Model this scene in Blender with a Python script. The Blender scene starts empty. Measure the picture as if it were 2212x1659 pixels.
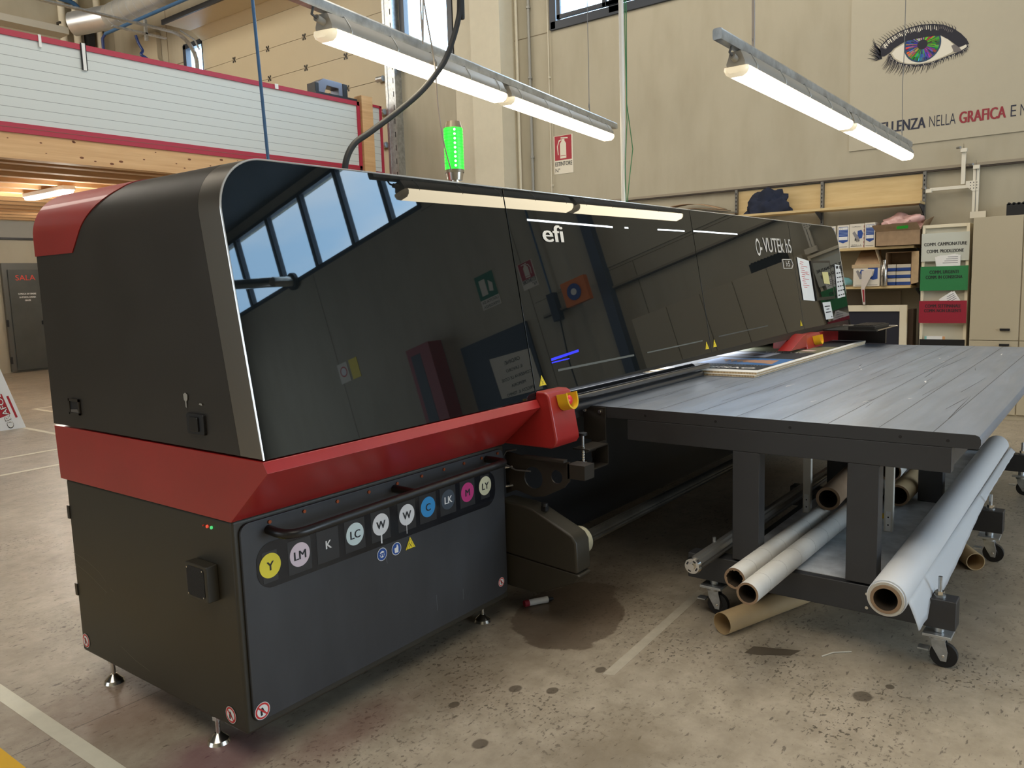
import bpy, bmesh, math, random
from mathutils import Vector, Matrix
random.seed(7)
SC = bpy.context.scene
COL = SC.collection
# ------------------------------------------------------------------ camera
FPX = 1743.4
yaw, pitch, roll = math.radians(37.544), math.radians(7.164), math.radians(-1.861)
fw = Vector((math.cos(yaw)*math.cos(pitch), math.sin(yaw)*math.cos(pitch), -math.sin(pitch)))
r0 = Vector((math.sin(yaw), -math.cos(yaw), 0)); u0 = r0.cross(fw)
rt = math.cos(roll)*r0 + math.sin(roll)*u0; up = -math.sin(roll)*r0 + math.cos(roll)*u0
cam = bpy.data.cameras.new('camera'); co = bpy.data.objects.new('camera', cam); COL.objects.link(co)
cam.sensor_width = 36; cam.lens = FPX/2212*36; cam.clip_start = .02; cam.clip_end = 200
m = Matrix((( rt.x, up.x, -fw.x, -1.456), (rt.y, up.y, -fw.y, -2.287), (rt.z, up.z, -fw.z, 1.6), (0, 0, 0, 1)))
co.matrix_world = m
SC.camera = co
# ------------------------------------------------------------------ world, lights, exposure
SC.view_settings.view_transform = 'Standard'; SC.view_settings.look = 'None'
SC.view_settings.gamma = 1; SC.view_settings.use_curve_mapping = False
SC.view_settings.exposure = 0.0
W = bpy.data.worlds.new('sky'); SC.world = W; W.use_nodes = True
nt = W.node_tree; nt.nodes.clear()
o_ = nt.nodes.new('ShaderNodeOutputWorld'); bg = nt.nodes.new('ShaderNodeBackground')
tc = nt.nodes.new('ShaderNodeTexCoord'); nz = nt.nodes.new('ShaderNodeTexNoise'); nz.inputs['Scale'].default_value = 2.2; nz.inputs['Detail'].default_value = 6
mp = nt.nodes.new('ShaderNodeMapping'); mp.inputs['Scale'].default_value = (1, 1, 2.6)
cr = nt.nodes.new('ShaderNodeValToRGB'); cr.color_ramp.elements[0].position = .42; cr.color_ramp.elements[1].position = .72
cr.color_ramp.elements[0].color = (.42, .68, 1, 1); cr.color_ramp.elements[1].color = (.9, .94, 1, 1)
nt.links.new(tc.outputs['Generated'], mp.inputs[0]); nt.links.new(mp.outputs[0], nz.inputs['Vector'])
nt.links.new(nz.outputs['Fac'], cr.inputs[0]); nt.links.new(cr.outputs[0], bg.inputs[0]); nt.links.new(bg.outputs[0], o_.inputs[0])
bg.inputs[1].default_value = 12.0
def area(name, loc, target, sx, sy, watts, color):
    l = bpy.data.lights.new(name, 'AREA'); l.shape = 'RECTANGLE'; l.size = sx; l.size_y = sy; l.energy = watts; l.color = color
    o = bpy.data.objects.new(name, l); COL.objects.link(o); o.location = loc
    o.rotation_euler = (Vector(target)-Vector(loc)).to_track_quat('-Z', 'Y').to_euler(); return o
WARM = (1, .92, .80); COOL = (.72, .86, 1.0)
area('ceiling_fill_near', (-3, -3, 8.3), (-3, -3, 0), 5, 9, 420, WARM)  # added warm overhead fill, the roof has no opening here
area('ceiling_fill_far', (4, 1.5, 8.3), (4, 1.5, 0), 6, 7, 500, WARM)  # second added overhead fill, for the far half of the hall
area('gate_wall_fill', (1, 12.5, 8.2), (8.7, 12, 4.5), 5, 5, 620, WARM)  # added fill aimed at the gate to brighten it, no fixture behind it
area('side_cool_fill', (4.5, -13, 2.6), (4.5, 0, 1.2), 7, 4, 650, COOL)  # added cool fill from the side, no gate is modelled there
area('rear_cool_fill', (-8.6, 4, 2.4), (0, 3, 1.0), 5, 4, 150, COOL)  # added cool fill from behind, the back wall is closed
# ------------------------------------------------------------------ materials
MATS = {}
def mat(name, color=(.5, .5, .5), rough=.5, metal=0., noise=0., nscale=8., bump=0., bscale=60., emit=None, estr=0., coat=0., ior=1.5, trans=0., c2=None, stretch=(1, 1, 1), alpha=1.):
    if name in MATS: return MATS[name]
    m = bpy.data.materials.new(name); m.use_nodes = True; n = m.node_tree; b = n.nodes['Principled BSDF']
    b.inputs['Base Color'].default_value = (*color, 1); b.inputs['Roughness'].default_value = rough; b.inputs['Metallic'].default_value = metal
    b.inputs['IOR'].default_value = ior; b.inputs['Coat Weight'].default_value = coat; b.inputs['Transmission Weight'].default_value = trans
    b.inputs['Alpha'].default_value = alpha
    if noise or c2:
        t = n.nodes.new('ShaderNodeTexCoord'); mp = n.nodes.new('ShaderNodeMapping'); mp.inputs['Scale'].default_value = stretch
        nz = n.nodes.new('ShaderNodeTexNoise'); nz.inputs['Scale'].default_value = nscale; nz.inputs['Detail'].default_value = 7; nz.inputs['Roughness'].default_value = .6
        n.links.new(t.outputs['Object'], mp.inputs[0]); n.links.new(mp.outputs[0], nz.inputs['Vector'])
        r = n.nodes.new('ShaderNodeValToRGB'); r.color_ramp.elements[0].position = .3; r.color_ramp.elements[1].position = .7
        k = noise
        r.color_ramp.elements[0].color = (*[max(0, c*(1-k)) for c in color], 1)
        r.color_ramp.elements[1].color = (*(c2 or [min(1, c*(1+k)) for c in color]), 1)
        n.links.new(nz.outputs['Fac'], r.inputs[0]); n.links.new(r.outputs[0], b.inputs['Base Color'])
        mr = n.nodes.new('ShaderNodeMapRange'); mr.inputs['To Min'].default_value = max(0.02, rough-.06); mr.inputs['To Max'].default_value = min(1, rough+.06)
        n.links.new(nz.outputs['Fac'], mr.inputs['Value'])
        if rough > .15: n.links.new(mr.outputs[0], b.inputs['Roughness'])
    if bump:
        t2 = n.nodes.new('ShaderNodeTexCoord'); nb = n.nodes.new('ShaderNodeTexNoise'); nb.inputs['Scale'].default_value = bscale; nb.inputs['Detail'].default_value = 4
        bp = n.nodes.new('ShaderNodeBump'); bp.inputs['Strength'].default_value = bump; bp.inputs['Distance'].default_value = .01
        n.links.new(t2.outputs['Object'], nb.inputs['Vector']); n.links.new(nb.outputs['Fac'], bp.inputs['Height']); n.links.new(bp.outputs[0], b.inputs['Normal'])
    if emit:
        b.inputs['Emission Color'].default_value = (*emit, 1); b.inputs['Emission Strength'].default_value = estr
    MATS[name] = m; return m
def s2l(r, g, b):
    f = lambda c: (c/255/12.92) if c/255 <= .04045 else ((c/255+.055)/1.055)**2.4
    return (f(r), f(g), f(b))
dark = mat('charcoal_paint', (.030, .0255, .020), .42, noise=.12, nscale=3, bump=.03, bscale=500)
olive = mat('olive_charcoal_paint', (.032, .028, .019), .45, noise=.15, nscale=2.5, bump=.03, bscale=500)
slate = mat('slate_panel_paint', (.033, .035, .039), .42, noise=.25, nscale=2.2, stretch=(2, 2, .6))
red = mat('red_paint', (.36, .020, .018), .36, noise=.08, nscale=4, coat=.5)
red.node_tree.nodes['Principled BSDF'].inputs['Coat Roughness'].default_value = .25
redl = mat('red_cap_paint', (.33, .026, .022), .42, noise=.08, nscale=4, coat=.15)
gloss = mat('black_gloss_acrylic', (.006, .008, .009), .015, ior=1.56)
steel = mat('brushed_steel', (.27, .245, .21), .36, metal=1)
edge = mat('bright_edge', (.9, .9, .88), .25, metal=.6)
black = mat('black_rubber', (.008, .008, .009), .5)
blackm = mat('black_metal', (.012, .012, .012), .35, noise=.2)
tbl = mat('table_frame_grey', (.034, .035, .038), .45, noise=.1, nscale=5)
galv = mat('galvanised_steel', (.50, .52, .53), .38, metal=.85, noise=.25, nscale=18)
chrome = mat('bright_metal', (.75, .72, .66), .2, metal=1)
white = mat('white_plastic', (.78, .77, .74), .45)
paper = mat('white_paper', (.82, .82, .80), .8)
card = mat('cardboard', (.36, .24, .14), .8, noise=.15, nscale=12)
cardl = mat('light_cardboard', (.50, .37, .22), .8, noise=.15, nscale=12)
yellow = mat('yellow_plastic', (.80, .50, .02), .35)
redb = mat('red_button', (.75, .04, .05), .3)
inkblk = mat('print_black', (.015, .016, .02), .6)
inkred = mat('print_red', s2l(150, 30, 45), .6)
inkblue = mat('print_blue', s2l(40, 75, 150), .6)
inkwht = mat('print_white', (.8, .8, .78), .6)
navy = mat('navy_cloth', (.010, .015, .035), .9, noise=.3, nscale=10)
wood = mat('pale_wood', s2l(214, 190, 140), .5, c2=s2l(196, 168, 118), nscale=3, stretch=(1, .6, 6))
frame_dk = mat('window_frame_grey', (.030, .036, .048), .45)
blupipe = mat('blue_pipe', s2l(50, 90, 130), .4)
beige = mat('beige_paint', s2l(184, 173, 148), .6, noise=.03, nscale=2)
# ------------------------------------------------------------------ builders
ORG = {}
class B:
    def __init__(s): s.bm = bmesh.new(); s.mats = []
    def mi(s, m):
        if m not in s.mats: s.mats.append(m)
        return s.mats.index(m)
    def face(s, pts, m):
        i = s.mi(m); f = s.bm.faces.new([s.bm.verts.new(p) for p in pts]); f.material_index = i; return f
    def box(s, x0, x1, y0, y1, z0, z1, m, M=None):
        i = s.mi(m); c = [Vector((x, y, z)) for x in (x0, x1) for y in (y0, y1) for z in (z0, z1)]
        if M: c = [M @ p for p in c]
        v = [s.bm.verts.new(p) for p in c]
        for q in ((0, 1, 3, 2), (4, 6, 7, 5), (0, 4, 5, 1), (2, 3, 7, 6), (0, 2, 6, 4), (1, 5, 7, 3)):
            f = s.bm.faces.new([v[k] for k in q]); f.material_index = i
        return s
    def prism(s, pts, ext, m, M=None, mside=None):
        i = s.mi(m); j = s.mi(mside) if mside else i; ext = Vector(ext)
        a = [Vector(p) for p in pts]; b = [p+ext for p in a]
        if M: a = [M @ p for p in a]; b = [M @ p for p in b]
        va = [s.bm.verts.new(p) for p in a]; vb = [s.bm.verts.new(p) for p in b]; n = len(a)
        f = s.bm.faces.new(va[::-1]); f.material_index = i
        f = s.bm.faces.new(vb); f.material_index = i
        for k in range(n):
            f = s.bm.faces.new([va[k], va[(k+1) % n], vb[(k+1) % n], vb[k]]); f.material_index = j
        return s
    def rings(s, rings, m, closed=True, caps=True):
        i = s.mi(m); R = [[s.bm.verts.new(p) for p in r] for r in rings]
        for a, b in zip(R, R[1:]):
            n = len(a)
            for k in range(n if closed else n-1):
                f = s.bm.faces.new([a[k], a[(k+1) % n], b[(k+1) % n], b[k]]); f.material_index = i
        if caps:
            for q in (R[0][::-1], R[-1]):
                f = s.bm.faces.new(q); f.material_index = i
        return s
    def cyl(s, p0, p1, r, m, n=20, r1=None, caps=True):
        p0, p1 = Vector(p0), Vector(p1); d = (p1-p0).normalized(); a = d.orthogonal().normalized(); b = d.cross(a); r1 = r if r1 is None else r1
        ring = lambda p, q: [p+(a*math.cos(t*2*math.pi/n)+b*math.sin(t*2*math.pi/n))*q for t in range(n)]
        return s.rings([ring(p0, r), ring(p1, r1)], m, caps=caps)
    def pipe(s, p0, p1, ro, ri, mo, mi_=None, mend=None, n=36, wob=0):
        p0, p1 = Vector(p0), Vector(p1); d = (p1-p0).normalized(); a = d.orthogonal().normalized(); b = d.cross(a)
        mi_ = mi_ or mo; mend = mend or mi_
        ring = lambda p, q, w=0: [p+(a*math.cos(t*2*math.pi/n)+b*math.sin(t*2*math.pi/n))*(q*(1+w*math.sin(t*1.9)*math.cos(t*.7))) for t in range(n)]
        s.rings([ring(p0, ro), ring(p1, ro)], mo, caps=False); s.rings([ring(p1, ri), ring(p0, ri, wob)], mi_, caps=False)
        s.rings([ring(p0, ri, wob), ring(p0, ro)], mend, caps=False); s.rings([ring(p1, ro), ring(p1, ri)], mend, caps=False)
        return s
    def tube(s, pts, r, m, n=10):
        pts = [Vector(p) for p in pts]; R = []; a = None
        for k, p in enumerate(pts):
            d = (pts[min(k+1, len(pts)-1)]-pts[max(k-1, 0)]).normalized()
            a = (a - d*a.dot(d)).normalized() if a else d.orthogonal().normalized(); b = d.cross(a)
            rr = r[k] if isinstance(r, (list, tuple)) else r
            R.append([p+(a*math.cos(t*2*math.pi/n)+b*math.sin(t*2*math.pi/n))*rr for t in range(n)])
        return s.rings(R, m)
    def ball(s, c, r, m, sc=(1, 1, 1), n=14):
        i = s.mi(m); M = Matrix.Translation(c) @ Matrix.Diagonal((*[r*q for q in sc], 1))
        g = bmesh.ops.create_uvsphere(s.bm, u_segments=n, v_segments=n//2+2, radius=1, matrix=M)
        for v in g['verts']:
            for f in v.link_faces: f.material_index = i
        return s
    def text(s, txt, org, right, upv, h, m, width=None, bold=0., depth=.0006, align='LEFT', shear=0.):
        """letters lying on the plane org+right+up; h = cap height"""
        right, upv = Vector(right).normalized(), Vector(upv).normalized(); nn = right.cross(upv)
        cu = bpy.data.curves.new('t', 'FONT'); cu.body = txt; cu.size = h/.72; cu.offset = min(0, bold)*h; cu.extrude = 0; cu.align_x = align; cu.shear = shear; cu.resolution_u = 3
        ob = bpy.data.objects.new('t', cu); COL.objects.link(ob)
        dg = bpy.context.evaluated_depsgraph_get(); dg.update()
        me = bpy.data.meshes.new_from_object(ob.evaluated_get(dg))
        xs = [v.co.x for v in me.vertices] or [0, 1]; w0 = max(xs)-min(xs); k = (width/w0) if width else 1
        i = s.mi(m); vs = []
        for v in me.vertices: vs.append(s.bm.verts.new(Vector(org)+right*(v.co.x*k)+upv*v.co.y+nn*depth))
        for p in me.polygons:
            try: f = s.bm.faces.new([vs[q] for q in p.vertices]); f.material_index = i
            except ValueError: pass
        if bold > 0:
            for sg in (-1, 1):
                v2 = [s.bm.verts.new(v.co+right*(sg*bold*h*1.6)+nn*(.00012*(2+sg))) for v in vs]
                for p in me.polygons: s.bm.faces.new([v2[q] for q in p.vertices]).material_index = i
        bpy.data.objects.remove(ob); bpy.data.curves.remove(cu); bpy.data.meshes.remove(me)
        return s
    def out(s, name, parent=None, bev=0., smooth=35, label=None, segs=2):
        bm = s.bm; me = bpy.data.meshes.new(name)
        if not s.noflip: bmesh.ops.recalc_face_normals(bm, faces=bm.faces)
        xs = [v.co for v in bm.verts]
        lo = Vector([min(c[k] for c in xs) for k in range(3)]); hi = Vector([max(c[k] for c in xs) for k in range(3)])
        c = Vector(((lo.x+hi.x)/2, (lo.y+hi.y)/2, lo.z))
        for v in bm.verts: v.co -= c
        bm.to_mesh(me); bm.free()
        for m in s.mats: me.materials.append(m)
        o = bpy.data.objects.new(name, me); COL.objects.link(o); ORG[o.name] = c
        if parent: o.parent = parent; o.location = c-ORG[parent.name]
        else: o.location = c
        if smooth:
            me.polygons.foreach_set('use_smooth', [True]*len(me.polygons)); me.set_sharp_from_angle(angle=math.radians(smooth))
        if bev:
            md = o.modifiers.new('bevel', 'BEVEL'); md.width = bev; md.segments = segs; md.limit_method = 'ANGLE'; md.angle_limit = math.radians(40); md.harden_normals = True
        if label: o['label'] = label
        return o
    noflip = False
class T(B):
    noflip = True
def tag(o, label, cat, group=None, kind=None):
    o['label'] = label; o['category'] = cat
    if group: o['group'] = group
    if kind: o['kind'] = kind
    return o
def thing(name, label, cat, loc=(0, 0, 0), group=None):
    o = bpy.data.objects.new(name, None); COL.objects.link(o); o.location = loc; ORG[o.name] = Vector(loc); o.empty_display_size = .1
    return tag(o, label, cat, group)
def struct(o): o['kind'] = 'structure'; return o
def dup(root, delta, label=None):
    def rec(o, par):
        c = o.copy(); COL.objects.link(c); c.parent = par; ORG[c.name] = ORG[o.name]+Vector(delta)
        for ch in list(o.children): rec(ch, c)
        return c
    r = rec(root, None); r.location = root.location+Vector(delta)
    if label: r['label'] = label
    return r
def arc(cx, cy, r, a0, a1, n=8):
    return [(cx+r*math.cos(math.radians(a0+(a1-a0)*k/n)), cy+r*math.sin(math.radians(a0+(a1-a0)*k/n))) for k in range(n+1)]
def rrect(x0, x1, z0, z1, r, n=5):
    return arc(x1-r, z1-r, r, 0, 90, n)+arc(x0+r, z1-r, r, 90, 180, n)+arc(x0+r, z0+r, r, 180, 270, n)+arc(x1-r, z0+r, r, 270, 360, n)
# ================================================================== PRINTER
TA = .166
AL = math.atan(TA); GN = Vector((0, -math.cos(AL), math.sin(AL))); GU = Vector((0, math.sin(AL), math.cos(AL)))
def yf(z): return -.197+TA*(z-1.08)
def gp(x, z, off=0.): return Vector((x, yf(z), z))+GN*off
prn = thing('flatbed_printer', 'long black and red industrial printer with glossy black front and ink labels on its cabinet', 'printer', (3.2, .5, 0))
XR = 6.55
# lower end cabinet
b = B(); b.box(0, 1.44, 0, 1.17, .115, .858, olive)
scr = mat('scratch', (.16, .15, .12), .6)
for pts_ in (((1.165, .545), (1.05, .53), (.95, .50), (.90, .47)), ((1.16, .50), (1.05, .475), (.93, .435), (.90, .425)), ((.87, .45), (.84, .44)), ((.91, .46), (.905, .44), (.92, .41)), ((.83, .22), (.72, .19), (.62, .175))):
    for (y0, z0), (y1, z1) in zip(pts_, pts_[1:]): b.face([(-.0012, y0, z0-.001), (-.0012, y1, z1-.001), (-.0012, y1, z1+.0004), (-.0012, y0, z0+.0004)], scr)
cab = b.out('end_cabinet', prn, bev=.012)
b = B(); b.prism([(x, -.012, z) for x, z in rrect(.022, 1.42, .150, .842, .035)], (0, .010, 0), slate)
for x0, z0, x1, z1 in ((.93, .30, .932, .23), (.655, .545, .66, .52), (1.1, .27, 1.1, .22)): b.face([(x0, -.0128, z0), (x0+.0025, -.0128, z0), (x1+.0025, -.0128, z1), (x1, -.0128, z1)], mat('scratch_light', (.12, .13, .14), .6))
fp = b.out('front_panel', prn, bev=.002)
for x in (.135, .28, .43, .585, .735, .875, 1.01, 1.14, 1.26, 1.375):
    z = .826
    b = B(); b.cyl((x, -.0125, z), (x, -.017, z), .0065, mat('copper_screw', s2l(180, 95, 60), .35, metal=.8), n=10); b.out('screw', fp)
# ink strip : rounded on both ends, lower edge lower on the left
pts = rrect(.073, 1.350, .598, .757, .062, 6)
b = B(); b.prism([(x, -.0135, z) for x, z in pts], (0, .002, 0), mat('ink_strip_gloss', (.012, .013, .016), .12)); b.out('ink_strip', fp)
for x, t, c, tcol in ((.125, 'Y', (230, 215, 60), 0), (.249, 'LM', (222, 205, 215), 0), (.375, 'K', None, 1), (.504, 'LC', (205, 222, 222), 0), (.636, 'W', (225, 225, 225), 0),
                      (.779, 'W', (225, 225, 225), 0), (.903, 'C', (45, 140, 200), 0), (1.027, 'LK', (60, 70, 80), 1), (1.155, 'M', (190, 50, 120), 0), (1.277, 'LY', (210, 208, 175), 0)):
    z = .676+.02*(x-.125)/1.15
    b = T(); r = .043
    b.prism([(x+.050*q, -.0142, z-.004+.060*w) for q, w in (((-1, -1), (1, -1), (1, 1), (-1, 1)) if t not in ('Y', 'LY') else ((-.6, -.9), (.6, -.9), (.6, .9), (-.6, .9)))], (0, .0004, 0), mat('ink_square', (.028, .029, .031) if x < .9 else (.004, .005, .018), .3))
    if c: b.prism([(x+r*math.cos(a*math.pi/16), -.0150, z+r*math.sin(a*math.pi/16)) for a in range(32)], (0, .0006, 0), mat('ink_%d_%d_%d' % c, s2l(*c), .5))
    b.text(t, (x, -.0152, z-.0165), (1, 0, 0), (0, 0, 1), .032, inkwht if tcol else inkblk, align='CENTER', bold=.02)
    b.out('ink_label', fp, label={'Y': 'yellow ink label', 'LM': 'pale pink ink label', 'K': 'black ink label'}.get(t, 'round ink label marked '+t))
# safety pictograms
def disc(b, c, r, m, n=28, d=.0005, right=(1, 0, 0), upv=(0, 0, 1)):
    right, upv, c = Vector(right), Vector(upv), Vector(c); nn = right.cross(upv)
    b.face([c+nn*d+right*r*math.cos(a*2*math.pi/n)+upv*r*math.sin(a*2*math.pi/n) for a in range(n)], m)
def poly(b, c, pts, m, d, right=(1, 0, 0), upv=(0, 0, 1)):
    right, upv, c = Vector(right), Vector(upv), Vector(c); nn = right.cross(upv)
    b.face([c+nn*d+right*x+upv*y for x, y in pts], m)
def ban(c, r, right, upv, parent):
    b = T(); disc(b, c, r, inkwht, d=.0006, right=right, upv=upv); disc(b, c, r*.93, mat('sign_red', (.6, .03, .03), .5), d=.001, right=right, upv=upv); disc(b, c, r*.72, inkwht, d=.0014, right=right, upv=upv)
    poly(b, c, [(-.28*r, -.5*r), (.0, -.5*r), (-.05*r, -.1*r), (.3*r, -.45*r), (.42*r, -.3*r), (.18*r, .05*r), (.1*r, .3*r), (-.05*r, .45*r), (-.22*r, .3*r), (-.3*r, 0)], inkblk, .0018, right, upv)
    poly(b, c, [(-.62*r, .48*r), (-.5*r, .62*r), (.62*r, -.48*r), (.5*r, -.62*r)][::-1], mat('sign_red'), .0022, right, upv)
    return b.out('prohibition_sticker', parent)
XN, ZN, YN = (1, 0, 0), (0, 0, 1), (0, -1, 0)
ban((.054, -.0135, .174+.012), .030, XN, ZN, fp); ban((1.371, -.0135, .214), .022, XN, ZN, fp)
ban((-.0015, .088, .165), .030, YN, ZN, cab); ban((-.0015, 1.128, .167), .030, YN, ZN, cab)
blue_s = mat('sign_blue', s2l(30, 75, 150), .5)
for x, k in ((.635, 0), (.713, 1)):
    b = T(); c = (x, -.0135, .565); disc(b, c, .026, inkwht, d=.0006); disc(b, c, .0235, blue_s, d=.001)
    if k == 0:
        disc(b, c, .013, inkwht, d=.0014); poly(b, c, [(-.014, .0), (.014, .0), (.014, .005), (-.014, .005)], blue_s, .0018); poly(b, c, [(-.011, -.001), (-.001, -.001), (-.002, -.008), (-.009, -.008)], blue_s, .0018); poly(b, c, [(.001, -.001), (.011, -.001), (.009, -.008), (.002, -.008)], blue_s, .0018)
    else: poly(b, c, [(-.010, -.016), (.009, -.016), (.010, .006), (.006, .016), (.001, .016), (0, .006), (-.012, .004)], inkwht, .0014)
    b.out('safety_sticker', fp, label='blue round safety sticker')
def tri(c, s, right, upv, parent, x=True):
    b = T(); mk = lambda q: [(-.5*q, -.43*q), (.5*q, -.43*q), (0, .47*q)]
    yl = mat('sign_yellow', s2l(240, 215, 40), .5)
    poly(b, c, mk(s), yl, .0006, right, upv); poly(b, c, [(u, w-.004*s/.05) for u, w in mk(s*.84)], inkblk, .001, right, upv); poly(b, c, [(u, w-.004*s/.05) for u, w in mk(s*.74)], yl, .0014, right, upv)
    k = s*.16; o = -.14*s
    for sg in (1, -1): poly(b, c, [(-k, o-k*sg), (-k+.03*s, o-k*sg-.02*s*sg), (k, o+k*sg), (k-.03*s, o+k*sg+.02*s*sg)][::(1 if sg < 0 else -1)], inkblk, .0018, right, upv)
    return b.out('warning_sticker', parent, label='yellow triangular warning sticker')
tri((.791, -.0135, .567), .056, XN, ZN, fp)
# faint white ink drips below the W labels, and scratches
b = T(); poly(b, (.636, -.0145, .63), [(-.004, -.02), (.003, -.022), (.004, .02), (-.003, .02)], inkwht, .0008); poly(b, (.775, -.0145, .66), [(-.002, -.05), (.001, -.05), (.002, .03), (-.001, .03)], inkwht, .0008); b.out('ink_drip', fp)
# handle bar
b = B(); P = [(.13, -.01, .800), (.13, -.06, .797), (.135, -.095, .796), (.155, -.118, .796), (.19, -.128, .797), (.3, -.128, .799), (.75, -.128, .806), (1.22, -.128, .812)]
b.tube(P, .0165, blackm, 16)
b.tube([(1.2, -.128, .812), (1.27, -.128, .813), (1.29, -.115, .813), (1.295, -.095, .813), (1.295, -.01, .814)], .0165, blackm, 16)
b.tube([(.72, -.128, .805), (.72, -.01, .808)], .0165, blackm, 16); hb = b.out('handle_bar', prn, smooth=60)
# status lights, socket box, latches on the end face
for y, c in ((.160, (.5, .05, .03)), (.137, (.9, .10, .05)), (.112, (.1, .8, .25))):
    b = B(); b.cyl((-.001, y, .822), (-.006, y, .822), .0055 if y < .15 else .003, mat('led_%d' % int(y*1000), c, .3, emit=c, estr=.5 if y < .15 else .05), n=12); b.out('status_light', cab)
b = B(); b.box(-.045, -.0005, .098, .225, .572, .698, olive); sb = b.out('socket_box', cab, bev=.004)
b = B(); b.prism([(-.0465, y, z) for y, z in rrect(.112, .214, .584, .688, .014)], (.002, 0, 0), mat('socket_face', (.008, .008, .009), .7, bump=.4, bscale=300)); fc = b.out('socket_face', sb)
b = B()
for y in (.118, .208):
    for z in (.590, .682): b.cyl((-.046, y, z), (-.049, y, z), .003, chrome, n=8)
b.out('screw', sb)
b = B(); b.box(-.005, -.0005, 1.155, 1.173, .69, .745, dark); b.out('hinge', cab)
b = B(); b.box(-.005, 0, 1.155, 1.173, .36, .41, dark); b.out('hinge', cab)
# levelling feet
for x, y in ((.035, .238), (.044, 1.011), (1.36, .10), (1.36, 1.05), (6.4, .2), (6.4, 1.0)):
    b = B(); b.cyl((x, y, 0), (x, y, .012), .042, chrome, 24, r1=.036); b.cyl((x, y, .012), (x, y, .035), .036, chrome, 24, r1=.012); b.cyl((x, y, .035), (x, y, .118), .009, chrome, 12); b.cyl((x, y, .085), (x, y, .10), .017, chrome, 6)
    b.out('levelling_foot', prn)
# red band: end face plus folded front
b = B(); prof = [(-.002, .856), (-.219, 1.044), (-.199, 1.078), (1.215, 1.078), (1.205, .856)]
b.prism([(-.003, y, z) for y, z in prof], (1.443, 0, 0), red); b.out('red_band', prn, bev=.002)
# upper shell swept in X with rounded shoulder
R_ = .18; ZT = 2.02
PF = [(0.0, 1.085), (0, 1.3), (0, 1.6), (0, 1.7645), (0, 1.765)] + [(x, z) for x, z in [(R_-R_*math.cos(math.radians(a)), ZT-R_+R_*math.sin(math.radians(a))) for a in range(0, 91, 6)]] + [(1.44, ZT)]
def capy(i):
    z = PF[i][1]; x = PF[i][0]
    if z < 1.765: return None
    L = (z-1.765)+x*1.0
    return .906-.9*L if L < .29 else max(.60, .906-.9*.29-.2*(L-.29))
def strip(name, mt, ya, yb, i0=0, th=.0, i1=None):
    b = B(); R2 = []
    for k in range(i0, (i1 or len(PF))):
        x, z = PF[k]; a = ya(k); c = yb(k)
        nx, nz_ = (-1, 0) if z <= ZT-R_+.001 and x < .001 else ((x-R_)/R_, (z-ZT+R_)/R_) if x < R_ else (0, 1)
        R2.append([(x+nx*th, a, z+nz_*th), (x+nx*th, c, z+nz_*th), (x-nx*.004, c, z-nz_*.004), (x-nx*.004, a, z-nz_*.004)])
    b.rings(R2, mt); return b.out(name, prn, smooth=40)
strip('steel_trim_band', steel, lambda k: yf(PF[k][1])+.001, lambda k: yf(PF[k][1])+.116)
strip('end_cover', dark, lambda k: yf(PF[k][1])+.117, lambda k: (capy(k) or 1.222))
strip('red_cap', redl, lambda k: capy(k)+.003, lambda k: 1.228, i0=4, th=.003)
# inner body (dark) so nothing is hollow
b = B(); ys = lambda z: yf(z)+.012
b.prism([(.02+.0, y, z) for y, z in [(ys(1.09), 1.09), (1.2, 1.09), (1.2, 1.80), (ys(1.8), 1.8)]], (6.51, 0, 0), blackm)
b.prism([(.16, y, z) for y, z in [(ys(1.8), 1.8), (1.2, 1.8), (1.2, 1.985), (ys(1.985), 1.985)]], (6.22, 0, 0), blackm); b.out('inner_body', prn)
b = B(); b.prism([(1.44, y, ZT-.006) for y in (yf(ZT)+.004, 1.22)] + [(1.44, 1.22, ZT), (1.44, yf(ZT)+.004, ZT)], (XR-R_-1.44, 0, 0), dark); b.out('top_cover', prn)
PFr = [(XR-x, z) for x, z in PF[:-1]]
b = B(); rows = [[b.bm.verts.new((x, yv, z)) for yv in (yf(z)+.001, 1.22)] for x, z in PFr]; i = b.mi(dark)
for p, q in zip(rows, rows[1:]): b.bm.faces.new([p[0], p[1], q[1], q[0]]).material_index = i
o = b.out('end_cover', prn); md = o.modifiers.new('solid', 'SOLIDIFY'); md.thickness = .004
# glass panels
def gpanel(name, pts, m=gloss, th=.010, off=.0, parent=prn):
    b = B(); b.prism([gp(x, z, off-th) for x, z in pts], GN*th, m); return b.out(name, parent, bev=.0012, smooth=30)
ZG = 2.016
tl = [(.006+R_-R_*math.cos(math.radians(a)), ZG-R_+R_*math.sin(math.radians(a))) for a in range(0, 91, 6)]
tr = [(XR-x, z) for x, z in tl[::-1]]
g1 = gpanel('front_glass', [(1.437, 1.082), (.006, 1.082)] + tl + [(1.437, ZG)])
g2 = gpanel('front_glass', [(3.357, 1.120), (1.443, 1.092), (1.443, ZG), (3.357, ZG)])
g3 = gpanel('front_glass', [(5.20, 1.147), (3.363, 1.120), (3.363, ZG), (5.20, ZG)])
g4 = gpanel('front_glass', [(5.206, 1.147), (5.206, ZG)] + tr[:] + [(XR-.006, 1.150)])
# bright edging along the glass outline
b = B(); P = [gp(.003, 1.082)] + [gp(x-.003, z+.002) for x, z in tl] + [gp(1.44, ZG+.003)]; b.tube(P, .0032, edge, 6)
b.tube([gp(1.44, ZG+.003), gp(XR-R_, ZG+.003)] + [gp(x+.003, z+.002) for x, z in tr[1:]] + [gp(XR, 1.4)], .0025, edge, 6); b.out('edge_trim', prn)
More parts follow.
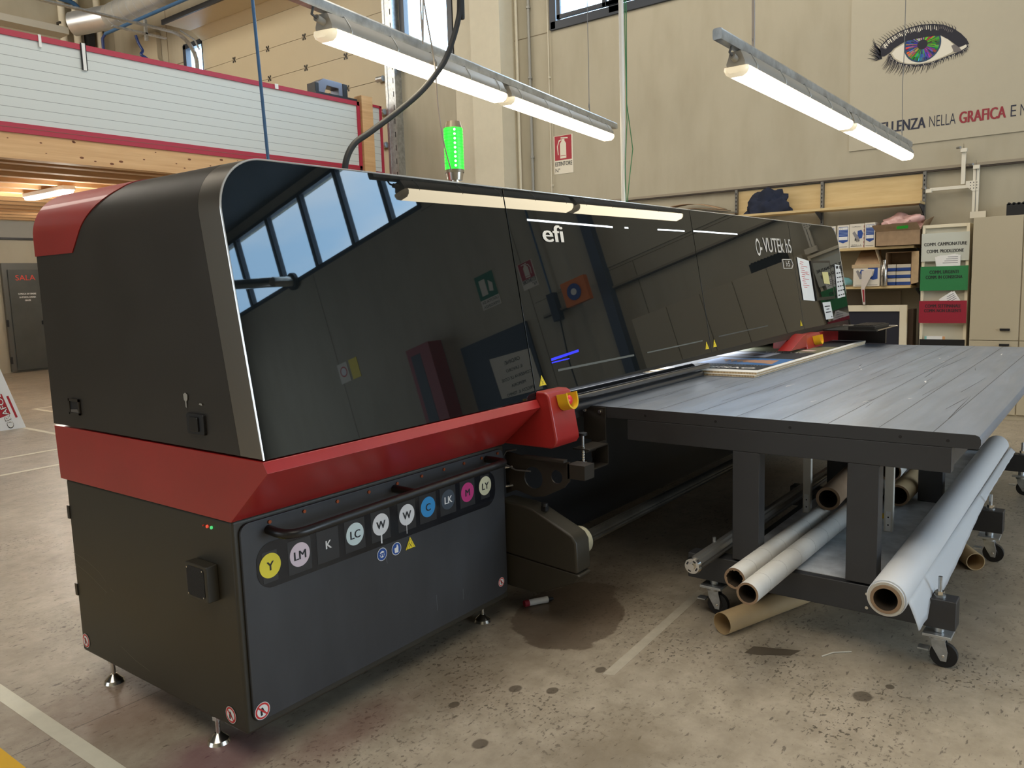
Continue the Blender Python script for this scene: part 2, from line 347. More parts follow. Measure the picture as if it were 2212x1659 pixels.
# logos
lg = mat('silver_lettering', (.72, .71, .68), .35, metal=.3)
def gtext(t, x, z, h, w, parent, bold=0., m=lg, al='LEFT'):
    b = B(); b.text(t, gp(x, z, .0025), XN, GU, h, m, width=w, bold=bold, align=al); return b.out('logo', parent)
gtext('efi', 1.685, 1.785, .085, .17, g2, .03)
gtext('VUTEk h5', 4.56, 1.765, .115, .62, g3, .012)
b = B(); c = gp(4.45, 1.80, .002)
b.rings([[c+Vector((1, 0, 0))*(.045*math.cos(k*math.pi/10)*q)+GU*(.065*math.sin(k*math.pi/10)*q) for k in range(20)] for q in (1, .72)], lg, caps=False)
b.box(4.49, 4.53, -.085, -.08, 1.745, 1.80, lg, Matrix.Translation((0, .004, 0))); b.out('logo', g3)
gtext('h5', 4.99, 1.655, .045, .09, g3, .01)
b = B()
for (x0, z0), (x1, z1) in (((4.93, 1.64), (4.93, 1.71)), ((4.93, 1.71), (5.13, 1.71)), ((5.13, 1.71), (5.16, 1.67)), ((5.16, 1.67), (5.12, 1.64)), ((4.93, 1.64), (5.12, 1.64))): b.tube([gp(x0, z0, .003), gp(x1, z1, .003)], .0035, lg, 6)
b.out('logo_frame', g3)
# work lights seen in the glass
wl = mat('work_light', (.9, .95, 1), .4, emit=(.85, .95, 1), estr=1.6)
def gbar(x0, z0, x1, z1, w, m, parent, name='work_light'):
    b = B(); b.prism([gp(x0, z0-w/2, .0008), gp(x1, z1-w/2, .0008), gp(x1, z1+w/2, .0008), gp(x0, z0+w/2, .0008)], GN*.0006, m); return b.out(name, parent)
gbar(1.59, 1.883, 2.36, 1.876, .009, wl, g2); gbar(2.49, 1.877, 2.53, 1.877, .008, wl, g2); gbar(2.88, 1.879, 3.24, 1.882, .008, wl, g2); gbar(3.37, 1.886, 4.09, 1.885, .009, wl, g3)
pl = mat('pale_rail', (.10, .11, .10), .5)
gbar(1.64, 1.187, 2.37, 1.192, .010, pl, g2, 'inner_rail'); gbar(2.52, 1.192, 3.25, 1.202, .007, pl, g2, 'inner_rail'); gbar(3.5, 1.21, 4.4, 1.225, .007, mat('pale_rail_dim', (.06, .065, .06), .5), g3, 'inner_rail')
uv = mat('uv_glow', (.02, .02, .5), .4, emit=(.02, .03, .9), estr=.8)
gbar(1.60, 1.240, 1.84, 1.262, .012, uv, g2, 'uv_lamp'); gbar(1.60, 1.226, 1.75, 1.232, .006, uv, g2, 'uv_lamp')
tri(gp(1.503, 1.155, .001), .055, XN, GU, g2); tri(gp(3.30, 1.168, .001), .055, XN, GU, g2); tri(gp(3.42, 1.172, .001), .055, XN, GU, g3); tri(gp(5.14, 1.20, .001), .055, XN, GU, g3)
# emergency-stop housings
def ehouse(x0, x1):
    b = B(); pr = [(0.0, .858)] + [(-.262, .858), (-.285, .866), (-.297, .885), (-.297, .905), (-.262, 1.085), (-.252, 1.104), (-.235, 1.112)] + [(0.0, 1.112)]
    b.prism([(x0, y, z) for y, z in pr], (x1-x0, 0, 0), red); h = b.out('stop_housing', prn, bev=.010, segs=3)
    nn = Vector((0, -.98, .2)).normalized(); uu = Vector((0, .2, .98)); c = Vector(((x0+x1)/2+.005, -.270, 1.062)); rt_ = Vector((1, 0, 0))
    pts = [(-.044, .032)] + [(-.044*math.cos(math.radians(a)), -.044*math.sin(math.radians(a))) for a in range(0, 181, 15)] + [(.044, .032), (.036, .032)] + [(.036*math.cos(math.radians(a)), -.036*math.sin(math.radians(a))) for a in range(0, 181, 15)] + [(-.036, .032)]
    b = B(); b.prism([c+rt_*u+uu*w for u, w in pts], nn*.055, yellow); b.out('button_guard', h, label='yellow button guard')
    b = B(); b.cyl(c+uu*.0, c+nn*.03, .012, black, 12); b.cyl(c+nn*.025, c+nn*.038, .021, redb, 20); b.cyl(c+nn*.038, c+nn*.044, .021, redb, 20, r1=.014); b.out('stop_button', h, label='red stop button', smooth=50)
    return h
ehouse(1.443, 1.632); ehouse(5.0, 5.40)
b = B(); b.prism([(4.62, -.27, 1.02), (5.0, -.27, 1.02), (5.0, -.27, 1.125), (4.92, -.27, 1.115)], (0, .10, 0), red); b.prism([(5.40, y, z) for y, z in ((-.20, .90), (-.205, 1.05), (-.2, 1.10), (0, 1.10), (0, .90))], (1.15, 0, 0), red); b.out('red_band', prn, bev=.002)
# platen and rollers below the glass
b = B(); b.box(1.45, XR-.1, -.06, .6, .90, .965, mat('belt_grey', (.10, .10, .105), .4)); b.out('platen', prn, bev=.004)
for y, z, r in ((-.112, .978, .026), (-.165, 1.035, .016), (-.05, 1.015, .030)):
    b = B(); b.cyl((1.60, y, z), (3.36, y, z), r, mat('roller_metal', (.16, .16, .165), .3, metal=.8), 20); b.out('media_roller', prn)
b = B(); b.box(1.45, XR-.05, .45, 1.15, .965, 1.085, black); b.out('carriage_beam', prn)
area('carriage_lamp', (3.3, .2, 1.08), (3.3, .15, .9), 3.4, .12, 10, (.9, .95, 1))
# dark rear body and far cabinet
b = B(); b.box(1.44, 5.1, .34, 1.15, .10, .92, black); b.out('rear_body', prn)
b = B(); b.box(5.1, 6.55, .0, 1.17, .115, .92, olive); b.out('end_cabinet', prn, bev=.012)
# side plate with two holes
X0 = 1.475; b = B()
outl = [(.02, .815), (-.10, .80), (-.34, .80), (-.34, .715), (-.31, .68), (-.20, .625), (-.14, .615), (-.04, .635), (.02, .61)]
def plate_holes(b, outl, holes, x, th, m):
    # triangulated plate: fan between outline and holes through bmesh fill
    bm = b.bm; i = b.mi(m); es = []
    def loop(pts):
        vs = [bm.verts.new((x, y, z)) for y, z in pts]
        return [bm.edges.new((vs[k], vs[(k+1) % len(vs)])) for k in range(len(vs))]
    es += loop(outl)
    for cy, cz, r in holes: es += loop([(cy+r*math.cos(a*math.pi/14), cz+r*math.sin(a*math.pi/14)) for a in range(28)])
    g = bmesh.ops.triangle_fill(bm, edges=es, use_beauty=True)
    fs = [f for f in g['geom'] if isinstance(f, bmesh.types.BMFace)]
    e = bmesh.ops.extrude_face_region(bm, geom=fs)
    for v in e['geom']:
        if isinstance(v, bmesh.types.BMVert): v.co.x += th
    for f in bm.faces: f.material_index = i
plate_holes(b, outl, [(-.14, .705, .052), (-.27, .725, .031)], X0, .008, dark); b.out('side_plate', prn)
b = B(); b.box(X0-.03, X0, -.33, -.10, .80, .812, dark); b.box(X0, X0+.08, -.42, -.33, .725, .79, dark); b.out('side_plate', prn)
for z in (.655, .745):
    b = B(); b.cyl((1.443, -.0, z), (1.475, -.02, z), .006, chrome, 8); b.cyl((1.474, .0, z), (1.468, .0, z), .012, chrome, 10); b.out('bolt', prn)
b = B(); b.tube([(1.47, -.05, .83), (1.46, .0, .82), (1.455, .02, .79), (1.455, .0, .755), (1.46, -.05, .735), (1.47, -.13, .735)], .004, mat('cable_grey', (.10, .10, .10), .5), 8); b.out('cable', prn)
# take-up arm and shaft
b = B(); b.prism([(1.445, y, z) for y, z in ((.05, .585), (-.10, .575), (-.15, .565), (-.33, .488), (-.365, .47), (-.385, .44), (-.39, .31), (-.385, .298), (.05, .33))], (.115, 0, 0), olive); b.out('take_up_arm', prn, bev=.012)
b = B(); b.prism([(1.45, y, z) for y, z in ((.05, .33), (-.385, .298), (-.40, .29), (-.36, .25), (-.16, .16), (.05, .17))], (.10, 0, 0), olive); b.out('take_up_arm', prn, bev=.008)
b = B(); b.box(1.48, 1.505, -.20, -.175, .553, .575, black); b.cyl((1.49, -.19, .575), (1.49, -.19, .59), .016, black, 12); b.out('lock_knob', prn)
b = B(); c = Vector((1.56, -.315, .408)); b.cyl(c, c+Vector((.035, 0, 0)), .066, mat('ivory_flange', s2l(170, 165, 140), .45), 32); b.cyl(c+Vector((.035, 0, 0)), c+Vector((.043, 0, 0)), .064, blackm, 32)
for a in range(3): b.cyl(c+Vector((.03, .045*math.cos(a*2.1+.6), .045*math.sin(a*2.1+.6))), c+Vector((.047, .045*math.cos(a*2.1+.6), .045*math.sin(a*2.1+.6))), .007, black, 8)
b.out('shaft_flange', prn, smooth=40)
b = B(); a0 = Vector((1.60, -.315, .405)); a1 = Vector((5.1, -.315, .405)); gun = mat('gunmetal', (.09, .087, .075), .3, metal=.8, noise=.2)
n = 12; ring = lambda p: [p+Vector((0, math.cos(k*math.pi/n)*(.031 if k % 6 else .026), math.sin(k*math.pi/n)*(.031 if k % 6 else .026))) for k in range(2*n)]
b.rings([ring(a0), ring(a1)], gun); b.out('take_up_shaft', prn, smooth=25)
# signal tower
b = B(); c = Vector((1.575, .35, 2.02)); V = lambda z: Vector((1.575, .35, z))
b.cyl(V(2.02), V(2.10), .022, chrome, 20); b.cyl(V(2.10), V(2.135), .036, chrome, 24, r1=.042); b.out('signal_base', prn)
b = B(); b.cyl(V(2.135), V(2.15), .046, mat('smoke_plastic', (.20, .17, .12), .3), 24); b.cyl(V(2.345), V(2.375), .044, mat('smoke_plastic'), 24, r1=.036); b.out('signal_cap', prn)
gg = mat('green_signal', (.05, .9, .08), .3, emit=(.015, 1.0, .03), estr=1.1); b = B()
for k in range(13):
    z = 2.15+k*.015; b.cyl(V(z), V(z+.012), .0465, gg, 28); b.cyl(V(z+.012), V(z+.015), .043, gg, 28)
b.out('signal_light', prn, label='lit green signal light')
b = B()
for k in range(9): b.ball((1.575-.030, .35-.034, 2.165+k*.021), .006, mat('green_led', (.5, 1, .5), .3, emit=(.5, 1, .5), estr=3), n=8)
b.out('signal_led', prn)
# recessed latches on the end cover
b = B(); b.box(-.004, .003, .972, 1.052, 1.142, 1.195, black); b.box(-.008, -.003, .968, 1.056, 1.190, 1.200, dark); b.box(-.008, -.003, .968, 1.056, 1.137, 1.145, dark); b.box(-.008, -.003, .968, .976, 1.137, 1.200, dark); b.box(-.008, -.003, 1.048, 1.056, 1.137, 1.200, dark)
b.prism([(-.003, y, z) for y, z in ((.98, 1.146), (1.045, 1.146), (1.045, 1.156), (.99, 1.160))], (-.003, 0, 0), mat('latch_grey', (.12, .11, .10), .4)); b.out('door_latch', prn)
b = B(); b.prism([(-.010, y, z) for y, z in rrect(.098, .200, 1.135, 1.205, .008)], (.012, 0, 0), black); b.prism([(-.016, y, z) for y, z in rrect(.125, .175, 1.146, 1.194, .004)], (.006, 0, 0), blackm); b.out('door_latch', prn, bev=.002)
b = T(); poly(b, (-.0025, .205, 1.245), [(-.012, .02), (-.010, .002), (-.003, -.004), (-.003, -.022), (.004, -.026), (.004, -.004), (.012, .004), (.013, .02), (0, .026)], mat('worn_paint', (.35, .34, .31), .7), .001, YN, ZN); poly(b, (-.0025, .118, 1.237), [(-.010, -.001), (.010, -.004), (.008, .003), (-.004, .004)], mat('worn_paint'), .001, YN, ZN); b.out('paint_chip', prn)
# monitor behind the last glass panel, keyboard tray
b = B(); b.prism([gp(x, z, .001) for x, z in ((5.60, 1.36), (6.14, 1.36), (6.14, 1.70), (5.60, 1.70))], GN*.012, blackm); b.prism([gp(x, z, .0135) for x, z in ((5.63, 1.385), (6.11, 1.385), (6.11, 1.68), (5.63, 1.68))], GN*.0006, gloss); b.out('monitor', prn, bev=.002)
b = B(); b.box(5.62, 6.26, -.64, -.21, 1.105, 1.115, blackm); b.tube([(6.27, -.66, 1.112), (6.27, -.2, 1.112)], .006, chrome, 8); b.tube([(5.64, -.645, 1.112), (6.27, -.645, 1.112)], .005, chrome, 8); b.box(6.10, 6.14, -.60, -.2, .97, 1.10, blackm); b.out('keyboard_tray', prn)
kb = B(); kb.box(5.68, 6.17, -.61, -.40, 1.116, 1.142, black)
for i in range(14):
    for j in range(5): kb.box(5.715+i*.031, 5.740+i*.031, -.59+j*.033, -.563+j*.033, 1.142, 1.148, blackm)
tag(kb.out('keyboard'), 'black computer keyboard on the tray at the far end of the printer', 'keyboard')
# papers taped to the last glass panel
def sheet(name, quad, marks, label, m=paper):
    b = T(); (x0, z0), (x1, z1), (x2, z2), (x3, z3) = quad
    b.prism([gp(x, z, .004) for x, z in quad], GN*.0012, m)
    for u, v, w, h, mm in marks:
        P = lambda u, v: gp(x0+(x1-x0)*u+(x3-x0)*v, z0+(z1-z0)*u+(z3-z0)*v, .0058)
        b.face([P(u, v), P(u+w, v), P(u+w, v+h), P(u, v+h)], mm)
    b.noflip = True; return tag(b.out(name), label, 'paper')
rp = mat('red_pen', s2l(200, 90, 90), .7); random.seed(3)
sheet('handwritten_sheet', ((5.28, 1.38), (5.57, 1.36), (5.57, 1.70), (5.28, 1.73)), [(.15+.06*(k % 2), .95-.05*k, .28 if k % 3 else .55, .014, rp) for k in range(1, 14)] + [(.55, .62, .3, .012, rp), (.55, .68, .25, .012, rp)], 'white sheet with red handwriting taped beside the monitor on the printer')
sheet('printed_strip', ((6.24, 1.36), (6.49, 1.37), (6.46, 1.66), (6.31, 1.67)), [(.12+.3*i, .06+.13*j, .2, .035, inkblk) for i in range(3) for j in range(6)] + [(.1, .86, .3, .08, inkblk), (.55, .84, .3, .09, inkblk)], 'narrow printed strip at the far edge of the printer front')
sheet('printed_notice', ((5.80, 1.19), (6.02, 1.19), (6.0, 1.34), (5.77, 1.34)), [(.15, .72, .7, .06, inkblk), (.3, .56, .4, .05, inkblk), (.15, .38, .7, .06, inkblk), (.75, .08, .12, .07, inkblk)], 'small white notice stuck below the monitor on the printer')
sheet('sticky_note', ((5.86, 1.50), (6.03, 1.49), (6.02, 1.60), (5.85, 1.60)), [], 'pale yellow sticky note on the monitor of the printer', mat('sticky_yellow', s2l(225, 215, 150), .7)).location += GN*.012
# ================================================================== EXTENSION TABLE
tb = thing('extension_table', 'long grey extension table on castors in front of the printer', 'table', (4.0, -1.0, 0))
TX0, TX1, TY0, TY1 = 2.0, 6.0, -1.862, -.085
top = mat('table_top_grey', (.30, .34, .41), .34, metal=.5, noise=.10, nscale=3, stretch=(.5, 3, 1))
n = top.node_tree; bs = n.nodes['Principled BSDF']
t = n.nodes.new('ShaderNodeTexCoord'); mp_ = n.nodes.new('ShaderNodeMapping'); mp_.inputs['Scale'].default_value = (.6, 9, 1); nz_ = n.nodes.new('ShaderNodeTexNoise'); nz_.inputs['Scale'].default_value = 2; nz_.inputs['Detail'].default_value = 8
mr = n.nodes.new('ShaderNodeMapRange'); mr.inputs['From Min'].default_value = .3; mr.inputs['From Max'].default_value = .7; mr.inputs['To Min'].default_value = .33; mr.inputs['To Max'].default_value = .45
n.links.new(t.outputs['Object'], mp_.inputs[0]); n.links.new(mp_.outputs[0], nz_.inputs['Vector']); n.links.new(nz_.outputs['Fac'], mr.inputs['Value'])
for l in list(bs.inputs['Roughness'].links): n.links.remove(l)
n.links.new(mr.outputs[0], bs.inputs['Roughness'])
b = B(); pr = [(TY1, .912), (TY1, .968), (TY0+.02, .968), (TY0+.006, .962), (TY0, .950), (TY0, .93), (TY0+.008, .912)]
b.prism([(TX0+.004, y, z) for y, z in pr], (TX1-TX0-.004, 0, 0), top); b.prism([(TX0, y, z) for y, z in pr], (.004, 0, 0), tbl)
b.box(TX0-.001, TX1, TY1-.007, TY1+.002, .9665, .9705, white)
gr = mat('groove_dark', (.035, .037, .042), .5); gl = mat('scuff_light', (.30, .32, .36), .5); gw = mat('scuff_white', (.7, .7, .7), .6)
for y in (-.29, -.50, -.70, -.90, -1.10, -1.30, -1.50, -1.70): b.face([(TX0+.004, y, .9684), (TX1, y, .9684), (TX1, y+.003, .9684), (TX0+.004, y+.003, .9684)], gr)
random.seed(11)
for k in range(34):
    x = random.uniform(2.1, 5.7); y = random.uniform(-1.75, -.3); l = random.uniform(.15, .8); w = random.uniform(.0012, .003); dy = random.uniform(-.03, .03)
    m_ = random.choice([gr, gr, gr, gr, gl]); b.face([(x, y, .9686), (x+l, y+dy, .9686), (x+l, y+dy+w*.3, .9686), (x+l*.4, y+dy*.5+w, .9686), (x, y+w, .9686)], m_)
for k in range(13):
    x = random.uniform(2.2, 5.4); y = random.uniform(-1.7, -.5); l = random.uniform(.02, .15); w = random.uniform(.003, .008); dy = random.uniform(-.02, .03)
    b.face([(x, y, .9688), (x+l, y+dy, .9688), (x+l*.7, y+dy+w, .9688), (x+l*.2, y+w, .9688)], gw)
for y in (-.44, -.80, -1.14, -1.58, -1.75): b.cyl((TX0-.001, y, .938), (TX0+.003, y, .938), .007, black, 10)
tt = b.out('table_top', tb, bev=.0015)
b = B(); b.box(2.0, 2.06, -1.765, -.34, .81, .911, tbl); b.box(2.06, 5.9, -1.765, -1.715, .83, .911, tbl); b.box(2.06, 5.9, -.39, -.34, .83, .911, tbl)
for x in (3.42, 5.04): b.box(x, x+.06, -1.715, -.39, .83, .911, tbl)
b.out('apron', tb, bev=.003)
def bay(x):
    for y0, y1 in ((-1.005, -.88), (-1.505, -1.38)):
        b = B(); b.box(x+.001, x+.075, y0, y1, .30, .81, tbl); b.out('leg', tb, bev=.004)
    b = B(); b.box(x, x+.085, -1.80, -.66, .172, .292, tbl); b.box(x+.006, x+.079, -1.8006, -1.79, .178, .286, black); ft = b.out('foot_beam', tb, bev=.004)  # black end inset imitates the dark hollow of an open tube
    b = B()
    for y, z in ((-1.47, .26), (-1.47, .20), (-1.52, .26), (-1.56, .20)): b.cyl((x-.001, y, z), (x-.006, y, z), .007, chrome if y > -1.5 else black, 8)
    b.out('bolt', ft)
    for y in (-1.735, -.775): caster(x+.042, y)
    return ft
def caster(x, y):
    b = B(); b.box(x-.05, x+.05, y-.052, y+.052, .134, .146, galv); b.cyl((x, y, .146), (x, y, .175), .02, galv, 14); b.cyl((x, y, .118), (x, y, .134), .034, galv, 18)
    # fork
    for s in (-1, 1): b.prism([(x+s*.020-.002, y+v, z) for v, z in ((-.026, .122), (.026, .122), (.020, .085), (-.012, .030), (-.034, .030), (-.038, .07))], (.004, 0, 0), galv)
    b.box(x-.022, x+.022, y-.03, y+.03, .116, .122, galv); cs = b.out('caster', tb, bev=.0015)
    b = B(); b.cyl((x-.013, y-.022, .052), (x+.013, y-.022, .052), .051, black, 28); b.cyl((x-.016, y-.022, .052), (x+.016, y-.022, .052), .024, blackm, 18); b.cyl((x-.026, y-.022, .052), (x+.026, y-.022, .052), .007, chrome, 8); b.out('wheel', cs, bev=.005)
    b = B(); b.box(x-.04, x+.0, y+.03, y+.07, .070, .076, galv); b.out('brake_lever', cs)
    b = B(); b.cyl((x, y, .292), (x, y, .375), .008, galv, 12); b.cyl((x, y, .300), (x, y, .316), .017, chrome, 6); b.cyl((x, y, .292), (x, y, .298), .022, galv, 18); b.out('levelling_bolt', tb)
for x in (2.0, 3.46, 5.06): bay(x)
b = B(); b.box(2.085, 5.06, -1.55, -1.505, .17, .29, tbl); b.box(2.085, 5.06, -.88, -.84, .17, .29, tbl); b.out('side_rail', tb, bev=.003)
shm = mat('zinc_sheet', (.62, .65, .68), .5, metal=.15, noise=.3, nscale=7)
b = B(); b.box(2.04, 5.3, -1.505, -.88, .2925, .2955, shm); b.out('lower_shelf', tb)
for x, y in ((2.80, -1.372), (2.92, -.93)):
    b = B(); gp2 = mat('grey_post', s2l(205, 200, 188), .45); b.box(x, x+.03, y-.02, y+.02, .296, .83, gp2); b.box(x-.003, x, y-.012, y+.012, .30, .40, white); b.cyl((x-.004, y, .33), (x-.001, y, .33), .004, black, 8); b.cyl((x-.004, y, .37), (x-.001, y, .37), .004, black, 8); b.out('support_post', tb)
# mounting bracket with adjusting screw
b = B(); b.box(1.990, 1.997, -.222, -.092, .795, .965, dark); b.box(1.990, 1.997, -.222, -.135, .70, .80, dark); b.box(1.80, 1.99, -.222, -.216, .765, .80, dark); br = b.out('mounting_bracket', tb, bev=.002)
b = B(); b.box(1.72, 1.90, -.29, -.20, .800, .806, dark); b.box(1.895, 1.90, -.29, -.20, .70, .806, dark); b.box(1.72, 1.90, -.29, -.20, .700, .706, dark); b.out('slotted_bracket', br)
for y, z in ((-.105, .945), (-.192, .942)):
    b = B(); b.cyl((1.99, y, z), (1.983, y, z), .011, chrome, 6); b.cyl((1.983, y, z), (1.979, y, z), .007, chrome, 10); b.out('bolt', br)
b = B(); b.cyl((1.755, -.235, .66), (1.755, -.235, .865), .0075, galv, 12); b.cyl((1.755, -.235, .865), (1.755, -.235, .877), .022, black, 16)
for k in range(6): b.cyl((1.755, -.235, .745+k*.012), (1.755, -.235, .751+k*.012), .0105, chrome, 12)
b.cyl((1.755, -.235, .725), (1.755, -.235, .740), .021, chrome, 18); b.out('adjusting_screw', br)
# ------------------------------------------------------------------ tubes and rolls
wt = mat('white_tube', (.62, .61, .57), .55, noise=.08, nscale=5, stretch=(1, 1, 1)); kraft = mat('kraft', s2l(150, 124, 98), .75, noise=.12); kraftl = mat('kraft_light', s2l(185, 160, 120), .7, noise=.06); inner = mat('tube_inside', (.05, .035, .022), .9)
rid = mat('seam_grey', (.28, .28, .27), .7)
def ctube(p0, p1, ro, ri, mo, label, me=kraft, mi=inner, group='cardboard tubes stored under the table', seams=0, name='cardboard_tube', wob=0):
    b = T(); b.pipe(p0, p1, ro, ri, mo, mi, me, wob=wob)
    p0, p1 = Vector(p0), Vector(p1); d = p1-p0
    for k in range(seams):
        q = p0+d*((k+.6)/seams)*.92; u = d.normalized(); a = u.orthogonal().normalized(); c = u.cross(a)
        b.tube([q+u*(.03*math.sin(t))+(a*math.cos(t)+c*math.sin(t))*(ro+.0001) for t in [s*math.pi/12 for s in range(25)]], .0006, rid, 4)
    bmesh.ops.recalc_face_normals(b.bm, faces=b.bm.faces)
    return tag(b.out(name), label, 'tube', group)
ctube((1.53, -1.135, .345), (3.9, -1.185, .345), .0455, .036, wt, 'white cardboard tube jutting furthest out from the lower shelf', seams=12)
ctube((1.66, -1.03, .345), (2.78, -1.055, .345), .0455, .035, wt, 'short white tube with a crushed rim on the lower shelf', seams=6, wob=.10)
ctube((2.72, -1.10, .445), (4.9, -.96, .42), .060, .046, kraft, 'brown kraft tube lying on top of the white tubes', seams=0)
ctube((3.30, -1.31, .356), (3.95, -1.315, .356), .060, .048, kraftl, 'beige tube end on the shelf with a yellow scrap under it')
ctube((3.25, -1.28, .50), (5.2, -1.22, .50), .055, .046, wt, 'white tube on top of the pile behind the second post')
ctube((3.2, -1.20, .575), (4.9, -1.05, .56), .045, .036, kraft, 'dark brown tube at the very top of the pile')
ctube((1.84, -.90, .0505), (2.72, -1.20, .0505), .050, .0475, kraftl, 'wide thin-walled beige tube lying on the floor under the white ones', me=kraftl, mi=kraftl, group='cardboard tubes on the floor')
ctube((3.30, -1.70, .048), (3.9, -1.35, .048), .047, .043, kraftl, 'beige tube on the floor beside the middle castor', me=kraftl, mi=kraftl, group='cardboard tubes on the floor')
# big roll with hanging sheet
b = T(); P0, P1 = Vector((1.70, -1.607, .368)), Vector((4.95, -1.597, .368)); b.pipe(P0, P1, .066, .0555, mat('roll_paper', (.66, .68, .70), .5), mat('roll_paper'), mat('roll_layers', s2l(205, 200, 188), .6)); b.pipe(P0-Vector((.004, 0, 0)), P1, .055, .043, kraft, inner, kraft)
b.pipe(P0+Vector((.012, 0, 0)), P1, .071, .067, mat('roll_paper'), mat('roll_paper'), mat('roll_paper')); bmesh.ops.recalc_face_normals(b.bm, faces=b.bm.faces)
rl = tag(b.out('paper_roll'), 'long white media roll on a kraft core leaning on the table front', 'roll')
b = B(); N_ = 44; rows = []
rm = mat('roll_sheet', (.60, .63, .66), .5); i = b.mi(rm)
for k in range(N_+1):
    f = k/N_; x = 1.73+3.2*f; dd = max(.03, .130+.02*math.sin(f*8)-.16*max(0, f-.12))+.003*math.sin(k*2.3); dd = min(dd, .071) if 1.95 < x < 2.14 or 3.42 < x < 3.6 else dd
    rows.append([b.bm.verts.new((x+(.06*w_/.15 if k == 0 else 0), -1.605+u, .368-w_)) for u, w_ in [(-.0712, .0), (-.082, .25*dd), (-.092, .55*dd), (-.100, .8*dd), (-.104, dd)]])
for p, q in zip(rows, rows[1:]):
    for s in range(4): b.bm.faces.new([p[s], p[s+1], q[s+1], q[s]]).material_index = i
o = b.out('loose_sheet', rl, smooth=60); md = o.modifiers.new('solid', 'SOLIDIFY'); md.thickness = .0015
# steel shaft resting on the foot beams
b = B(); a0 = Vector((1.76, -.80, .328)); a1 = Vector((5.3, -.80, .328)); gm2 = mat('polished_shaft', (.42, .41, .38), .30, metal=.8)
n = 12; ring = lambda p, q=1: [p+Vector((0, q*math.cos(k*math.pi/n)*(.035 if k % 4 else .031), q*math.sin(k*math.pi/n)*(.035 if k % 4 else .031))) for k in range(2*n)]
b.rings([ring(a0), ring(a1)], gm2); sh = b.out('roll_shaft', None, smooth=25); tag(sh, 'polished metal winding shaft lying across the foot beams under the table', 'shaft')
b = B(); b.cyl(a0, a0-Vector((.018, 0, 0)), .039, chrome, 24, r1=.034); b.cyl(a0-Vector((.018, 0, 0)), a0-Vector((.03, 0, 0)), .016, chrome, 12)
for k in range(4):
    t = k*math.pi/2+.5; b.box(-.003, .003, -.003, .003, -.007, .007, blackm, Matrix.Translation(a0+Vector((-.017, .024*math.cos(t), .024*math.sin(t)))) @ Matrix.Rotation(t, 4, 'X'))
b.out('end_cap', sh)
# dropped ink tube
b = B(); b.cyl((1.62, .02, .018), (1.71, -.035, .018), .016, white, 14); b.cyl((1.71, -.035, .018), (1.735, -.05, .018), .013, black, 12, r1=.008); b.cyl((1.60, .03, .018), (1.622, .018, .018), .0165, mat('print_red'), 12); tag(b.out('ink_tube'), 'small white and red tube with a black tip on the floor by the printer foot', 'tube')
# printed panels on the table
def ppanel(P, z, label, art):
    b = B(); x0, x1, y0, y1 = P; core = mat('board_core', s2l(205, 185, 150), .8); b.box(x0, x1, y0, y1, z+.0015, z+.0135, core); b.box(x0-.0005, x1+.0005, y0-.0005, y1+.0005, z+.0135, z+.0155, inkwht); b.box(x0-.0005, x1+.0005, y0-.0005, y1+.0005, z, z+.0015, inkwht)
    dk = mat('board_cell', s2l(130, 108, 80), .9); yy = y0+.006
    while yy < y1: b.box(x0-.0004, x0, yy, yy+.003, z+.002, z+.013, dk); yy += .010
    xx = x0+.01
    while xx < x0+1.6: b.box(xx, xx+.004, y0-.0004, y0, z+.002, z+.013, dk); xx += .014
    o = b.out('display_board'); tag(o, label, 'panel', 'printed panels on the table'); t = T(); art(t, z+.0162); t.out('printed_artwork', o); return o
def artA(t, z):
    x0, x1, y0, y1 = 3.50, 6.10, -.43, .15
    f = lambda a, b_, c, d, m: t.face([(a, c, z), (b_, c, z), (b_, d, z), (a, d, z)], m)
    f(3.49, 5.9, -.44, .27, inkblk)
    z += .0006; skb = mat('print_sea', s2l(60, 110, 170), .5); tan = mat('print_tan', s2l(170, 130, 105), .6); grn = mat('print_olive', s2l(110, 110, 85), .6); pnk = mat('print_pink', s2l(205, 180, 175), .6); gry = mat('print_grey', s2l(150, 155, 170), .6)
    f(3.78, 4.20, -.44, .10, skb); f(4.28, 4.62, -.20, .2, gry); f(4.72, 5.25, -.44, .2, grn)
    z += .0006
    for k in range(7): a = k*.9; t.face([(3.85+.03*k, -.40+.06*k, z), (4.12-.01*k, -.36+.05*k, z), (4.05, -.28+.05*k, z), (3.9, -.30+.04*k, z)], tan); z += .0002
    for k in range(3): f(4.8+.13*k, 4.9+.13*k, -.38+.12*k, -.28+.12*k, pnk)
    t.face([(4.34, -.1, z), (4.5, -.12, z), (4.56, .0, z), (4.4, .05, z)], mat('print_dark_brown', s2l(60, 40, 40), .6))
    t.text('OVS|forni', (3.60, -.40, z), (0, 1, 0), (-1, 0, 0), .085, inkwht, bold=.015); t.text('..... ..... ...........', (3.72, -.40, z), (0, 1, 0), (-1, 0, 0), .025, inkwht, width=.45); t.text('ALTAMER', (4.68, -.36, z), (0, 1, 0), (-1, 0, 0), .05, inkwht)
ppanel((3.36, 5.95, -.47, .30), .9705, 'lower white display board under the printed one on the table', lambda t, z: t.face([(3.5, 0, z), (3.6, 0, z), (3.6, .1, z)], inkwht))
ppanel((3.38, 5.95, -.475, .30), .9862, 'upper display board on the table printed with dark and blue artwork', artA)
